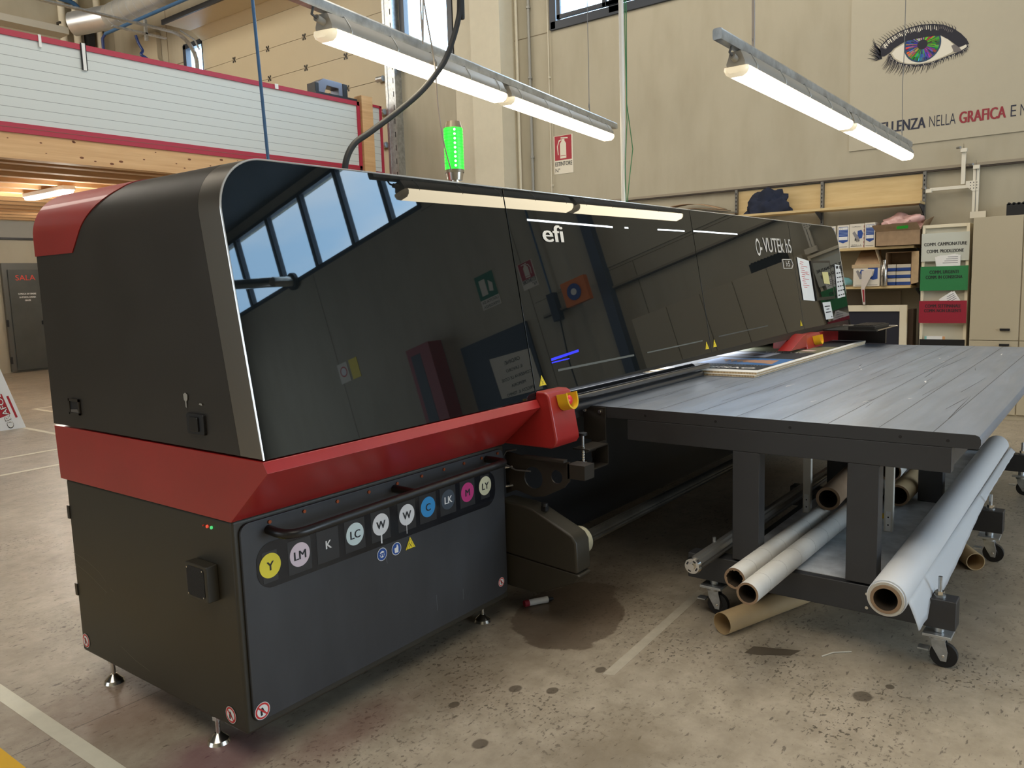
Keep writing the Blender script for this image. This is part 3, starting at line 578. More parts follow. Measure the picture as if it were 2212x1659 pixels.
# ================================================================== ROOM SHELL
XW = 8.75
def nodes_floor():
    m = bpy.data.materials.new('concrete_floor'); m.use_nodes = True; n = m.node_tree; L = n.links; b = n.nodes['Principled BSDF']
    tc = n.nodes.new('ShaderNodeTexCoord')
    def noise(sc, det, rough=.6, stretch=None):
        nn = n.nodes.new('ShaderNodeTexNoise'); nn.inputs['Scale'].default_value = sc; nn.inputs['Detail'].default_value = det; nn.inputs['Roughness'].default_value = rough
        if stretch:
            mp = n.nodes.new('ShaderNodeMapping'); mp.inputs['Scale'].default_value = stretch; mp.inputs['Rotation'].default_value = (0, 0, .7); L.new(tc.outputs['Object'], mp.inputs[0]); L.new(mp.outputs[0], nn.inputs['Vector'])
        else: L.new(tc.outputs['Object'], nn.inputs['Vector'])
        return nn.outputs['Fac']
    def ramp(f, a, b_, ca, cb):
        r = n.nodes.new('ShaderNodeValToRGB'); r.color_ramp.elements[0].position = a; r.color_ramp.elements[1].position = b_; r.color_ramp.elements[0].color = (*ca, 1); r.color_ramp.elements[1].color = (*cb, 1); L.new(f, r.inputs[0]); return r.outputs[0]
    def mix(fac, a, c, mode='MIX'):
        x = n.nodes.new('ShaderNodeMix'); x.data_type = 'RGBA'; x.blend_type = mode
        if isinstance(fac, float): x.inputs[0].default_value = fac
        else: L.new(fac, x.inputs[0])
        L.new(a, x.inputs[6])
        if isinstance(c, tuple): x.inputs[7].default_value = (*c, 1)
        else: L.new(c, x.inputs[7])
        return x.outputs[2]
    base = ramp(noise(1.3, 8, .65), .3, .7, s2l(160, 149, 132), s2l(190, 179, 160))
    fine = ramp(noise(9, 8, .7), .35, .7, (.72, .71, .68), (1, 1, 1)); c = mix(1.0, base, fine, 'MULTIPLY')
    spk = ramp(noise(48, 3, .6), .575, .62, (0, 0, 0), (1, 1, 1)); msk = ramp(noise(1.6, 4), .46, .62, (0, 0, 0), (1, 1, 1))
    sp = n.nodes.new('ShaderNodeMath'); sp.operation = 'MULTIPLY'; L.new(spk, sp.inputs[0]); L.new(msk, sp.inputs[1]); sp2 = n.nodes.new('ShaderNodeMath'); sp2.operation = 'MULTIPLY'; sp2.inputs[1].default_value = .75; L.new(sp.outputs[0], sp2.inputs[0])
    c = mix(sp2.outputs[0], c, (.045, .036, .026))
    dsh = ramp(noise(16, 4, .65, (1, 3.2, 1)), .615, .65, (0, 0, 0), (.7, .7, .7)); c = mix(dsh, c, (.06, .048, .036))
    def blob(x, y, rx, ry, col, strength, edge=.25, ang=0, wob=.35):
        mp = n.nodes.new('ShaderNodeMapping'); mp.vector_type = 'TEXTURE'; mp.inputs['Location'].default_value = (x, y, 0); mp.inputs['Rotation'].default_value = (0, 0, ang); mp.inputs['Scale'].default_value = (rx, ry, 1); L.new(tc.outputs['Object'], mp.inputs[0])
        ln = n.nodes.new('ShaderNodeVectorMath'); ln.operation = 'LENGTH'; L.new(mp.outputs[0], ln.inputs[0])
        ad = n.nodes.new('ShaderNodeMath'); ad.operation = 'MULTIPLY_ADD'; ad.inputs[1].default_value = wob*2; L.new(noise(4.5, 6), ad.inputs[0]); L.new(ln.outputs['Value'], ad.inputs[2])
        r = n.nodes.new('ShaderNodeMapRange'); r.clamp = True; r.inputs['From Min'].default_value = 1+wob-edge; r.inputs['From Max'].default_value = 1+wob; r.inputs['To Min'].default_value = strength; r.inputs['To Max'].default_value = 0; L.new(ad.outputs[0], r.inputs['Value']); return mix(r.outputs[0], c, col)
    c = blob(-.02, .16, .28, .22, s2l(118, 62, 82), .55, .6)
    c = blob(.35, -.10, .45, .16, s2l(110, 60, 62), .45, .7)
    c = blob(.0, .75, .5, .45, s2l(140, 105, 92), .45, .8)
    c = blob(.95, -.22, .7, .3, s2l(112, 98, 80), .5, .8)
    c = blob(1.66, -.20, .42, .26, s2l(72, 56, 42), .62, .04, .35)
    c = blob(1.9, -.15, .8, .45, s2l(105, 88, 70), .45, .6)
    c = blob(3.2, -1.3, 1.3, .6, s2l(125, 115, 100), .3, .8)
    c = blob(.75, -.95, .42, .25, s2l(108, 94, 72), .5, .8)
    for x, y, r in ((.93, -.42, .035), (1.0, -.55, .03), (.55, -.55, .04), (1.25, -.62, .03), (.7, -.30, .025), (1.62, -1.55, .05), (1.75, -1.62, .025)): c = blob(x, y, r, r*.8, (.06, .045, .03), .75, .2, wob=.5)
    # expansion joints
    sx = n.nodes.new('ShaderNodeSeparateXYZ'); L.new(tc.outputs['Object'], sx.inputs[0])
    for out, pos in ((sx.outputs['Y'], .772), (sx.outputs['Y'], -3.6), (sx.outputs['Y'], 5.2), (sx.outputs['X'], 3.86), (sx.outputs['X'], -.95), (sx.outputs['Y'], 10.0)):
        s = n.nodes.new('ShaderNodeMath'); s.operation = 'SUBTRACT'; s.inputs[1].default_value = pos; L.new(out, s.inputs[0]); a = n.nodes.new('ShaderNodeMath'); a.operation = 'ABSOLUTE'; L.new(s.outputs[0], a.inputs[0])
        r = ramp(a.outputs[0], .0015, .0032, (.8, .8, .8), (0, 0, 0)); c = mix(r, c, (.035, .028, .02))
    L.new(c, b.inputs['Base Color'])
    rr = n.nodes.new('ShaderNodeMapRange'); rr.inputs['To Min'].default_value = .26; rr.inputs['To Max'].default_value = .52; L.new(noise(3, 6), rr.inputs['Value']); L.new(rr.outputs[0], b.inputs['Roughness'])
    bp = n.nodes.new('ShaderNodeBump'); bp.inputs['Strength'].default_value = .12; bp.inputs['Distance'].default_value = .01; L.new(noise(22, 6, .7), bp.inputs['Height']); L.new(bp.outputs[0], b.inputs['Normal'])
    return m
b = B(); b.box(-9, XW+.3, -16, 17.3, -.12, 0, nodes_floor()); fl = b.out('floor', smooth=0); struct(fl)
# keep object coordinates = world coordinates on the floor
me = fl.data; off = fl.location.copy()
for v in me.vertices: v.co += off
fl.location = (0, 0, 0)
wallm = mat('wall_paint', s2l(178, 170, 149), .75, noise=.035, nscale=1.2, bump=.05, bscale=30)
wn = wallm.node_tree
# grime: faint streaks and specks
tcw = wn.nodes.new('ShaderNodeTexCoord'); mpw = wn.nodes.new('ShaderNodeMapping'); mpw.inputs['Scale'].default_value = (1, 1.3, .35); nzw = wn.nodes.new('ShaderNodeTexNoise'); nzw.inputs['Scale'].default_value = 3.5; nzw.inputs['Detail'].default_value = 9
rw = wn.nodes.new('ShaderNodeValToRGB'); rw.color_ramp.elements[0].position = .3; rw.color_ramp.elements[0].color = (.84, .82, .78, 1); rw.color_ramp.elements[1].position = .6; rw.color_ramp.elements[1].color = (1, 1, 1, 1)
mxw = wn.nodes.new('ShaderNodeMix'); mxw.data_type = 'RGBA'; mxw.blend_type = 'MULTIPLY'; mxw.inputs[0].default_value = .6
bw = wn.nodes['Principled BSDF']; src = bw.inputs['Base Color'].links[0].from_socket
wn.links.new(tcw.outputs['Object'], mpw.inputs[0]); wn.links.new(mpw.outputs[0], nzw.inputs['Vector']); wn.links.new(nzw.outputs['Fac'], rw.inputs[0]); wn.links.new(src, mxw.inputs[6]); wn.links.new(rw.outputs[0], mxw.inputs[7]); wn.links.new(mxw.outputs[2], bw.inputs['Base Color'])
seam = mat('seam_dark', s2l(120, 108, 86), .8)
# far wall with openings (rectangles in y,z): windows and the sectional gate
def wall_x(name, y0, y1, z0, z1, holes, x=XW, th=.25):
    ys = sorted({y0, y1, *[h[0] for h in holes], *[h[1] for h in holes]}); zs = sorted({z0, z1, *[h[2] for h in holes], *[h[3] for h in holes]}); b = B()
    for a, c in zip(ys, ys[1:]):
        run = None
        for d, e in zip(zs, zs[1:]):
            solid = not any(h[0] <= (a+c)/2 <= h[1] and h[2] <= (d+e)/2 <= h[3] for h in holes)
            if solid: run = (run[0], e) if run else (d, e)
            if (not solid or e == z1) and run: b.box(x, x+th, a, c, run[0], run[1], wallm); run = None
    return struct(b.out(name, smooth=0))
WIN = [(-13.6, -6.78, 5.28, 6.80), (-.0, 4.62, 5.24, 6.74), (6.52, 7.64, 5.20, 7.4), (13.35, 14.12, 5.9, 6.85)]
wall_x('wall_far', -16, 17, 0, 9.9, WIN+[(7.95, 13.4, 0, 6.82)])
b = B(); b.box(-9.25, XW+.25, 17, 17.25, 0, 9.9, wallm); struct(b.out('wall_left', smooth=0))
b = B(); b.box(-9.25, XW+.25, -16.25, -16, 0, 9.9, wallm); struct(b.out('wall_right', smooth=0))
b = B(); b.box(-9.25, -9, -16, 17, 0, 9.9, wallm); struct(b.out('wall_back', smooth=0))
b = B(); b.box(-9.25, XW+.25, -16.25, 17.25, 9.9, 10.05, mat('roof_dark', (.035, .04, .045), .7)); 
for x in range(-8, 9, 2): b.box(x, x+.25, -16, 17, 9.6, 9.9, mat('roof_beam', (.05, .055, .06), .6))
b.box(3, XW, -16, -4.5, 7.02, 7.2, mat('roof_dark')); struct(b.out('ceiling', smooth=0))
glassm = bpy.data.materials.new('window_glass'); glassm.use_nodes = True; gn = glassm.node_tree; gn.nodes.clear()
go = gn.nodes.new('ShaderNodeOutputMaterial'); gt = gn.nodes.new('ShaderNodeBsdfTransparent'); gg_ = gn.nodes.new('ShaderNodeBsdfGlossy'); gg_.inputs['Roughness'].default_value = .02; gx = gn.nodes.new('ShaderNodeMixShader'); gx.inputs[0].default_value = .05
gt.inputs[0].default_value = (.95, .98, .98, 1)
gn.links.new(gt.outputs[0], gx.inputs[1]); gn.links.new(gg_.outputs[0], gx.inputs[2]); gn.links.new(gx.outputs[0], go.inputs[0])
def window(name, y0, y1, z0, z1, mull, fw_=.09, mh=.085):
    b = B(); x0, x1 = XW-.03, XW+.09
    b.box(x0, x1, y0-.02, y0+fw_, z0-.02, z1, frame_dk); b.box(x0, x1, y1-fw_, y1+.02, z0-.02, z1, frame_dk); b.box(x0, x1, y0, y1, z0-.03, z0+fw_, frame_dk); b.box(x0, x1, y0, y1, z1-fw_, z1+.02, frame_dk)
    for y in mull: b.box(x0, x1, y-mh, y+mh, z0, z1, frame_dk)
    o = b.out(name, bev=.006); struct(o)
    p = B(); p.box(XW+.02, XW+.03, y0+.03, y1-.03, z0+.03, z1-.03, glassm); p.out('window_pane', o, smooth=0)
    ys = [y0]+list(mull)+[y1]
    s = B()
    for a, c in zip(ys, ys[1:]):
        a2 = a+.12; c2 = c-.12
        for q in ((a2, c2, z0+.10, z0+.16), (a2, c2, z1-.16, z1-.10), (a2, a2+.06, z0+.10, z1-.10), (c2-.06, c2, z0+.10, z1-.10)): s.box(XW-.045, XW+.0, *q, frame_dk)
    if mull and mh > .06: s.out('casement', o, bev=.004)
    else: s.bm.free()
window('window_1', *WIN[0], [-11.98, -10.80, -9.68, -8.56, -7.52], .05, .05); window('window_2', *WIN[1], [3.56, 2.4, 1.2]); window('window_3', *WIN[2], []); window('window_4', *WIN[3], [])
# wall joints, step edge and panel around the mural
b = T()
for z, y0, y1 in ((5.2, 4.68, 5.35), (5.2, -6.8, 0), (5.2, 5.85, 6.5)): b.face([(XW-.002, y0, z), (XW-.002, y1, z), (XW-.002, y1, z+.012), (XW-.002, y0, z+.012)], seam)
for y, z0, z1 in ((4.685, 2.7, 5.2), (-5.15, 0, 5.3), (-3.3, 0, 2.95), (-9.9, 0, 5.3)): b.face([(XW-.002, y, z0), (XW-.002, y+.012, z0), (XW-.002, y+.012, z1), (XW-.002, y, z1)], seam)
for z, y0, y1 in ((2.95, -5.1, -1.6),): b.face([(XW-.002, y0, z), (XW-.002, y1, z), (XW-.002, y1, z+.008), (XW-.002, y0, z+.008)], seam)
struct(b.out('trim_1'))
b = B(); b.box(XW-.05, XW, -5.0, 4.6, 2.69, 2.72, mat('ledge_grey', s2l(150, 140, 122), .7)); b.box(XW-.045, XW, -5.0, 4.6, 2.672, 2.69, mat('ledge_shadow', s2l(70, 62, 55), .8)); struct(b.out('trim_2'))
b = B(); b.box(XW-.36, XW, 5.30, 5.86, 0, 9.9, mat('pillar_paint', s2l(208, 200, 178), .7, noise=.03)); b.box(XW-.06, XW, 5.86, 6.45, 0, 9.9, mat('pillar_paint')); struct(b.out('trim_3', smooth=0))
b = B(); b.box(XW-.15, XW, -3.86, -3.70, 0, 9.9, mat('pillar_blue', s2l(70, 80, 100), .5)); b.box(XW-.06, XW, -4.25, -3.86, 0, 9.9, wallm); struct(b.out('trim_4', smooth=0))
# vertical service pipes on the far wall
pg = mat('grey_conduit', s2l(150, 148, 140), .4, metal=.3)
def conduit(y, z0, z1, r, m, label, x=XW-.04, clips=(), name='conduit_pipe'):
    b = B(); b.cyl((x, y, z0), (x, y, z1), r, m, 14)
    for z in clips: b.cyl((x, y, z), (x, y, z+.03), r*1.5, m, 14); b.box(x, XW-.002, y-.012, y+.012, z, z+.03, m)
    return tag(b.out(name), label, 'pipe')
conduit(5.0, .0, 9.88, .022, pg, 'grey steel conduit on the wall left of the fire extinguisher sign', clips=(3.45, 4.6, 5.6))
conduit(5.23, .0, 9.88, .022, mat('pillar_paint'), 'cream painted conduit beside the wall pillar', clips=(4.2,))
conduit(4.66, 2.73, 9.88, .008, mat('pillar_paint'), 'thin cream cable trunk right under the window corner', clips=(4.55, 3.0))
conduit(6.085, .0, 9.88, .018, blupipe, 'thin blue air pipe running down the far wall', clips=(4.42, 5.6))
# extinguisher sign
def board(name, y0, y1, z0, z1, m, th=.006, x=XW): b = B(); b.box(x-th, x-.0005, y0, y1, z0, z1, m); return b.out(name)
def T_wall(b, t, y, z, h, m, width=None, bold=0., x=XW-.0075, al='LEFT', shear=0.): b.text(t, (x, y, z), YN, ZN, h, m, width=width, bold=bold, align=al, depth=.0008, shear=shear)
pwh = mat('sign_white', s2l(225, 218, 200), .6)
def ext_sign(y1, z1, label, w=.335, h=.55):
    o = board('extinguisher_sign', y1-w, y1, z1-h, z1, pwh); tag(o, label, 'sign'); b = T(); x = XW-.0075
    q = lambda pts, m, d=0: b.face([(x-d, y1-w+(w*u), z1-h+h*v) for u, v in pts], m)
    q([(.06, .36), (.94, .36), (.94, .99), (.06, .99)][::-1], mat('sign_red_deep', s2l(165, 32, 48), .5))
    q([(.34, .40), (.66, .40), (.66, .78), (.60, .84), (.40, .84), (.34, .78)][::-1], pwh, .0006); q([(.42, .84), (.58, .84), (.58, .90), (.42, .90)][::-1], pwh, .0006); q([(.25, .90), (.62, .92), (.62, .95), (.25, .93)][::-1], pwh, .0006)
    q([(.74, .50), (.78, .50), (.82, .72), (.72, .88), (.60, .90), (.60, .87), (.70, .84), (.77, .72)][::-1], pwh, .0006); q([(.36, .46), (.64, .46), (.64, .475), (.36, .475)][::-1], mat('sign_red_deep'), .001)
    T_wall(b, 'ESTINTORE', y1-.02, z1-h*.79, .062, inkblk, width=w-.04, bold=.012); T_wall(b, 'N°', y1-.02, z1-h*.95, .055, inkblk); b.out('sign_print', o)
ext_sign(4.63, 3.72, 'red fire extinguisher sign reading ESTINTORE on the far wall')
ext_sign(-4.93, 3.62, 'second red extinguisher sign, seen only mirrored in the printer front', .30, .42)
# emergency exit sign and other things mirrored in the glass
o = tag(board('exit_sign', -6.12, -5.72, 3.18, 3.74, pwh), 'green emergency exit sign mirrored in the printer front', 'sign'); b = T(); x = XW-.0075; gs = mat('exit_green', s2l(10, 110, 75), .5)
b.face([(x, -6.12, 3.34), (x, -5.72, 3.34), (x, -5.72, 3.74), (x, -6.12, 3.74)][::-1], gs); b.face([(x-.001, -6.05, 3.40), (x-.001, -5.92, 3.40), (x-.001, -5.92, 3.66), (x-.001, -6.05, 3.66)][::-1], pwh); b.face([(x-.001, -5.88, 3.44), (x-.001, -5.80, 3.42), (x-.001, -5.78, 3.55), (x-.001, -5.86, 3.62)][::-1], pwh)
T_wall(b, 'USCITA DI', -5.74, 3.275, .045, inkblk, width=.34); T_wall(b, 'EMERGENZA', -5.74, 3.20, .045, inkblk, width=.34); b.out('sign_print', o)
o = tag(board('notice_board', -6.8, -5.35, 1.55, 2.75, mat('board_navy', (.012, .02, .04), .5), th=.04), 'dark notice board mirrored in the printer front', 'board'); b = T(); x = XW-.0415
b.face([(x, -6.25, 1.72), (x, -5.40, 1.66), (x, -5.42, 2.33), (x, -6.27, 2.40)][::-1], mat('sign_white'))
for k, t_ in enumerate(('ORDINE:', 'IL LAVORO', 'CONSERVA LE COSE', 'MEMORIA', 'SPREZZA IL TEMPO')): b.text(t_, (x-.001, -5.83, 2.22-.125*k), YN, ZN, .062 if k == 0 else .05, inkblk, align='CENTER', bold=.01)
b.out('notice', o)
b = B(); b.box(XW-.35, XW-.02, -7.74, -7.18, 1.0, 3.03, mat('rack_red', s2l(150, 35, 35), .5)); b.box(XW-.352, XW-.34, -7.66, -7.42, 1.3, 2.9, mat('rack_slot', (.02, .02, .03), .5)); o = b.out('red_cabinet', bev=.01); tag(o, 'tall red metal cabinet mirrored in the printer front', 'cabinet')
b = B(); b.box(XW-.40, XW-.30, -4.32, -3.90, 2.62, 2.98, mat('orange_box', s2l(225, 120, 30), .5)); b.cyl((XW-.41, -4.12, 2.80), (XW-.40, -4.12, 2.80), .12, inkblue, 20); b.cyl((XW-.415, -4.12, 2.80), (XW-.41, -4.12, 2.80), .05, inkwht, 16); o = b.out('reel_box', bev=.03); tag(o, 'orange reel box with a blue disc mirrored in the printer front', 'box')
b = B(); b.box(XW-.12, XW, -4.80, -4.66, 2.55, 2.98, mat('panel_dark', (.02, .025, .05), .4)); tag(b.out('control_box', bev=.01), 'dark wall control box mirrored in the printer front', 'box')
b = B(); b.tube([(XW-.06, -4.73, 5.3), (XW-.06, -4.73, 2.98)], .015, blupipe, 8); b.tube([(XW-.08, -4.70, 2.55), (XW-.09, -4.76, 1.9), (XW-.08, -4.72, .3)], .012, black, 8); tag(b.out('hanging_cable'), 'blue and black cable on the wall mirrored in the printer front', 'cable')
o = tag(board('prohibition_sign', -9.95, -9.66, 3.02, 3.40, mat('sign_white')), 'small fire prohibition sign mirrored in the printer front', 'sign'); b = T()
disc(b, (XW-.0075, -9.80, 3.23), .10, mat('sign_red'), right=YN, upv=ZN); disc(b, (XW-.0075, -9.80, 3.23), .075, inkwht, d=.001, right=YN, upv=ZN); b.out('sign_print', o)
o = tag(board('warning_sign', -9.60, -9.36, 3.02, 3.40, mat('sign_yellow')), 'small yellow warning sign mirrored in the printer front', 'sign')
# chrome stove pipe by the high windows (mirrored)
b = B(); b.cyl((XW-.45, -12.2, 5.86), (XW-.45, -10.55, 5.33), .10, chrome, 24); b.cyl((XW-.45, -10.55, 5.33), (XW-.05, -10.45, 5.30), .10, chrome, 24); b.cyl((XW-.10, -10.46, 5.3), (XW-.03, -10.45, 5.3), .17, black, 24); tag(b.out('flue_pipe', smooth=50), 'chrome flue pipe under the high windows, mirrored in the printer front', 'pipe')
# ------------------------------------------------------------------ mural: eye and slogan
o = board('eye_mural', -4.6, .44, 3.0, 5.2, mat('mural_panel', s2l(185, 177, 156), .7, noise=.02), th=.012); tag(o, 'large cream wall panel printed with a colourful eye and an Italian slogan', 'mural')
b = T(); X = XW-.0125
import random as R0
R0.seed(5)
def E(y, z, d=0.): return (X-d, y, z)
# outlines as (y,z); photo-left is +y
upper = [(.151, 4.018), (.116, 4.126), (.054, 4.184), (-.019, 4.219), (-.101, 4.25), (-.193, 4.266), (-.294, 4.272), (-.419, 4.253), (-.518, 4.225), (-.617, 4.165), (-.691, 4.098), (-.745, 4.031), (-.771, 3.974)]
lidlo = [(.076, 4.004), (.008, 4.04), (-.022, 4.072), (-.094, 4.107), (-.156, 4.127), (-.247, 4.13), (-.323, 4.131), (-.423, 4.127), (-.497, 4.117), (-.572, 4.06), (-.612, 4.021), (-.646, 3.988), (-.671, 3.962)]
white_ = [(-.003, 4.022), (-.043, 4.068), (-.115, 4.097), (-.196, 4.14), (-.398, 4.14), (-.497, 4.112), (-.567, 4.061), (-.607, 4.017), (-.637, 3.969), (-.61, 3.922), (-.528, 3.891), (-.43, 3.867), (-.305, 3.86), (-.177, 3.881), (-.099, 3.917), (-.035, 3.967)]
shade = mat('mural_shade', s2l(178, 168, 158), .8); ink = mat('mural_ink', s2l(42, 42, 52), .8); ink2 = mat('mural_grey', s2l(120, 114, 112), .8); lw = mat('mural_light', s2l(228, 222, 206), .8)
loe = [(.024, 4.021), (-.009, 3.96), (-.068, 3.906), (-.152, 3.869), (-.255, 3.845), (-.381, 3.838), (-.48, 3.857), (-.601, 3.887), (-.697, 3.906), (-.744, 3.933), (-.767, 3.954)]
b.face([E(*p, .0005) for p in white_], lw)
# upper lid band
b.face([E(*p, .0026) for p in upper + lidlo[::-1]], ink)
# iris: wedge fan with colours, clipped by the lid drawn above
ci = (-.315, 4.058); cols = [(60, 90, 150), (50, 140, 150), (60, 150, 80), (110, 180, 70), (60, 140, 90), (50, 110, 140), (70, 60, 130), (140, 70, 140), (90, 80, 160), (50, 110, 150), (80, 150, 110), (60, 140, 80), (210, 110, 90), (200, 110, 150), (110, 100, 170), (50, 60, 110)]
def ring_at(a, r): return (ci[0]-r*math.cos(a), ci[1]+r*math.sin(a))
for k in range(90):
    a0 = k*math.pi/45; a1 = a0+math.pi/45*1.02
    am = a0*180/math.pi
    if 20 < am < 75: cc = R0.choice([(190, 70, 80), (120, 170, 80)])
    elif am <= 20 or am > 330: cc = R0.choice([(90, 170, 70), (60, 140, 80)])
    elif am < 150: cc = R0.choice([(210, 215, 180), (70, 80, 110), (140, 190, 140)])
    elif am < 200: cc = R0.choice([(70, 80, 140), (200, 110, 160), (60, 90, 150)])
    elif am < 225: cc = R0.choice([(220, 120, 90), (210, 140, 160)])
    elif am < 255: cc = R0.choice([(70, 160, 80), (60, 130, 120)])
    elif am < 285: cc = R0.choice([(80, 160, 180), (70, 90, 160)])
    else: cc = R0.choice([(150, 80, 150), (110, 70, 150), (70, 70, 140)])
    ri = .045
    for ro in (.085+R0.random()*.02, .125+R0.random()*.02, .180):
        c3 = tuple(int(max(20, min(240, q*R0.choice((.45, .7, .9, 1.0, 1.25))))//15*15) for q in cc); mm = mat('iris_%d_%d_%d' % c3, s2l(*c3), .8)
        b.face([E(*ring_at(a0, ri), .0016), E(*ring_at(a1, ri), .0016), E(*ring_at(a1, ro), .0016), E(*ring_at(a0, ro), .0016)], mm); ri = ro
b.face([E(*ring_at(k*math.pi/16, .052), .0020) for k in range(32)], ink)
for k in range(48):
    a0 = k*math.pi/24; a1 = a0+math.pi/24; b.face([E(*ring_at(a0, .170), .0019), E(*ring_at(a1, .170), .0019), E(*ring_at(a1, .186), .0019), E(*ring_at(a0, .186), .0019)], mat('iris_rim', s2l(50, 75, 100), .8))
# lid shadow over the iris, lid band again on top
# highlights on the lid, lashes
def stroke(p, q, w0, w1, m, d, bend=0.):
    p, q = Vector(p), Vector(q); n_ = (q-p); n_ = Vector((-n_.y, n_.x)).normalized(); mid = (p+q)/2+n_*bend
    b.face([E(*(p+n_*w0), d), E(*(mid+n_*(w0+w1)/2), d), E(*(q+n_*w1), d), E(*(q-n_*w1), d), E(*(mid-n_*(w0+w1)/2), d), E(*(p-n_*w0), d)], m)
for k in range(44):
    t = k/43; j = min(7, int(t*8)); a_, c_ = Vector(upper[j+1]), Vector(lidlo[j+1]); a2, c2 = Vector(upper[j+2]), Vector(lidlo[j+2]); f = t*8-j
    U = a_.lerp(a2, f); V_ = c_.lerp(c2, f); s0 = R0.uniform(.35, .55); stroke(U.lerp(V_, .10), U.lerp(V_, s0), .0075*(1.1-t), .004, (lw if k % 4 else ink2) if t < .8 else ink2, .0032)
for k in range(30):
    t = k/29; j = min(8, int(t*9)); U = Vector(upper[j]).lerp(Vector(upper[j+1]), t*9-j); ln = .075*(1-t)+.03; stroke(U-Vector((.02, .03)), U+Vector((ln*(.8-t*.9), ln*(.55+t*.4))), .0045, .0008, ink, .0034, bend=.010)
for k in range(16):
    t = k/15; stroke((.10+.02*t, 3.99+.09*t), (.18+.09*R0.random()*(1-t)+.02, 3.985+.24*t), .0055, .0008, ink, .0034, bend=-.012)
for k in range(46):
    t = k/45; j = min(8, int(t*9)); U = Vector(loe[j]).lerp(Vector(loe[j+1]), t*9-j); ln = .17*(1-t*.8); stroke(U, U+Vector((.08*(1-t*1.3), -ln*R0.uniform(.6, 1))), .0055, .0008, ink if k % 3 else ink2, .0034, bend=-.010*(1-t))
for p, q in zip(loe, loe[1:]): stroke(p, q, .010, .011, ink, .003)
for k in range(40):
    t = R0.random(); k2 = min(9, int(t*10)); p = Vector(loe[k2]).lerp(Vector(loe[k2+1]), t*10-k2); stroke(p, p+Vector((R0.uniform(-.01, .01), R0.uniform(-.03, .01))), .003, .001, lw, .0036)
b.face([E(*p, .002) for p in [(-.60, 3.99), (-.646, 4.0), (-.75, 3.985), (-.77, 3.945), (-.721, 3.905), (-.63, 3.915)]], ink2); b.face([E(*p, .0028) for p in [(-.68, 3.955), (-.742, 3.975), (-.755, 3.945), (-.70, 3.925)]], lw)
b.out('eye_artwork', o)
# slogan : baseline rises nothing in space, only perspective
b = T(); zz = 3.16; x = X-.001; navyp = mat('slogan_navy', s2l(45, 48, 66), .7); redp = mat('slogan_red', s2l(150, 50, 60), .7)
b.bm.free()
for t_, y_, m_, w_, bo in (("L’ECCELLENZA", .40, navyp, .76, .022), ('NELLA', -.40, navyp, .26, -.012), ('GRAFICA', -.70, redp, .43, .024), ('E', -1.17, navyp, .05, -.010), ('NELLA', -1.26, navyp, .26, -.012), ('STAMPA', -1.56, navyp, .34, .022)):
    b = T(); b.text(t_, (x, y_, zz), YN, ZN, .125, m_, width=w_, bold=bo, depth=.0008); b.out('slogan_word', o)

# ================================================================== SHELVING ON THE FAR WALL
grs = mat('upright_grey', s2l(120, 118, 112), .45, metal=.2); slot = mat('slot_black', (.012, .012, .012), .8)
def upright(y, z0, z1, label):
    b = B(); b.box(XW-.055, XW-.02, y-.016, y+.016, z0, z1, grs)
    z = z0+.03
    while z < z1-.03: b.box(XW-.0562, XW-.0545, y-.006, y+.006, z, z+.022, slot); z += .048
    return tag(b.out('shelf_upright'), label, 'shelf upright', 'slotted uprights of the wall shelving')
upright(1.80, 2.3, 2.68, 'slotted upright beside the stack of flattened cardboard'); upright(.73, .0, 2.68, 'slotted upright between the two plywood back panels'); upright(-.385, 0, 2.68, 'slotted upright at the right end of the shelving')
for y0, y1, lb in ((.755, 1.78, 'plywood back panel behind the dark jacket'), (-.36, .705, 'plywood back panel at the right end above the top shelf')):
    b = B(); b.box(XW-.022, XW-.004, y0, y1, 2.365, 2.66, wood); tag(b.out('back_panel'), lb, 'panel', 'plywood back panels')
def shelf(y0, y1, z, d, label, m=None):
    t = thing('wall_shelf', label, 'shelf', (XW-d/2, (y0+y1)/2, z), 'wooden wall shelves'); b = B(); b.box(XW-.03-d, XW-.03, y0, y1, z-.028, z, m or wood); b.out('shelf_board', t, bev=.002)
    for y in (-.385, .73):
        if y0 <= y+.05 and y-.05 <= y1:
            b = B(); b.prism([(XW-.055, y-.004, z-.03), (XW-.02-d*.9, y-.004, z-.03), (XW-.02-d*.9, y-.004, z-.045), (XW-.055, y-.004, z-.13)], (0, .008, 0), mat('bracket_dark', (.05, .055, .07), .4, metal=.3)); b.out('bracket', t)
    return t
shelf(-.40, 3.6, 2.345, .30, 'top wooden shelf carrying the jacket and cardboard'); shelf(-.36, 1.2, 1.865, .35, 'middle wooden shelf carrying the glove cartons'); shelf(-.34, 1.2, 1.425, .35, 'lower wooden shelf carrying the steel bottle')
b = B(); b.box(XW-.02, XW-.006, -.17, 1.4, .3, 1.36, mat('grey_back_panel', s2l(165, 155, 138), .7)); tag(b.out('back_panel'), 'greyish back board under the lower shelf', 'panel')
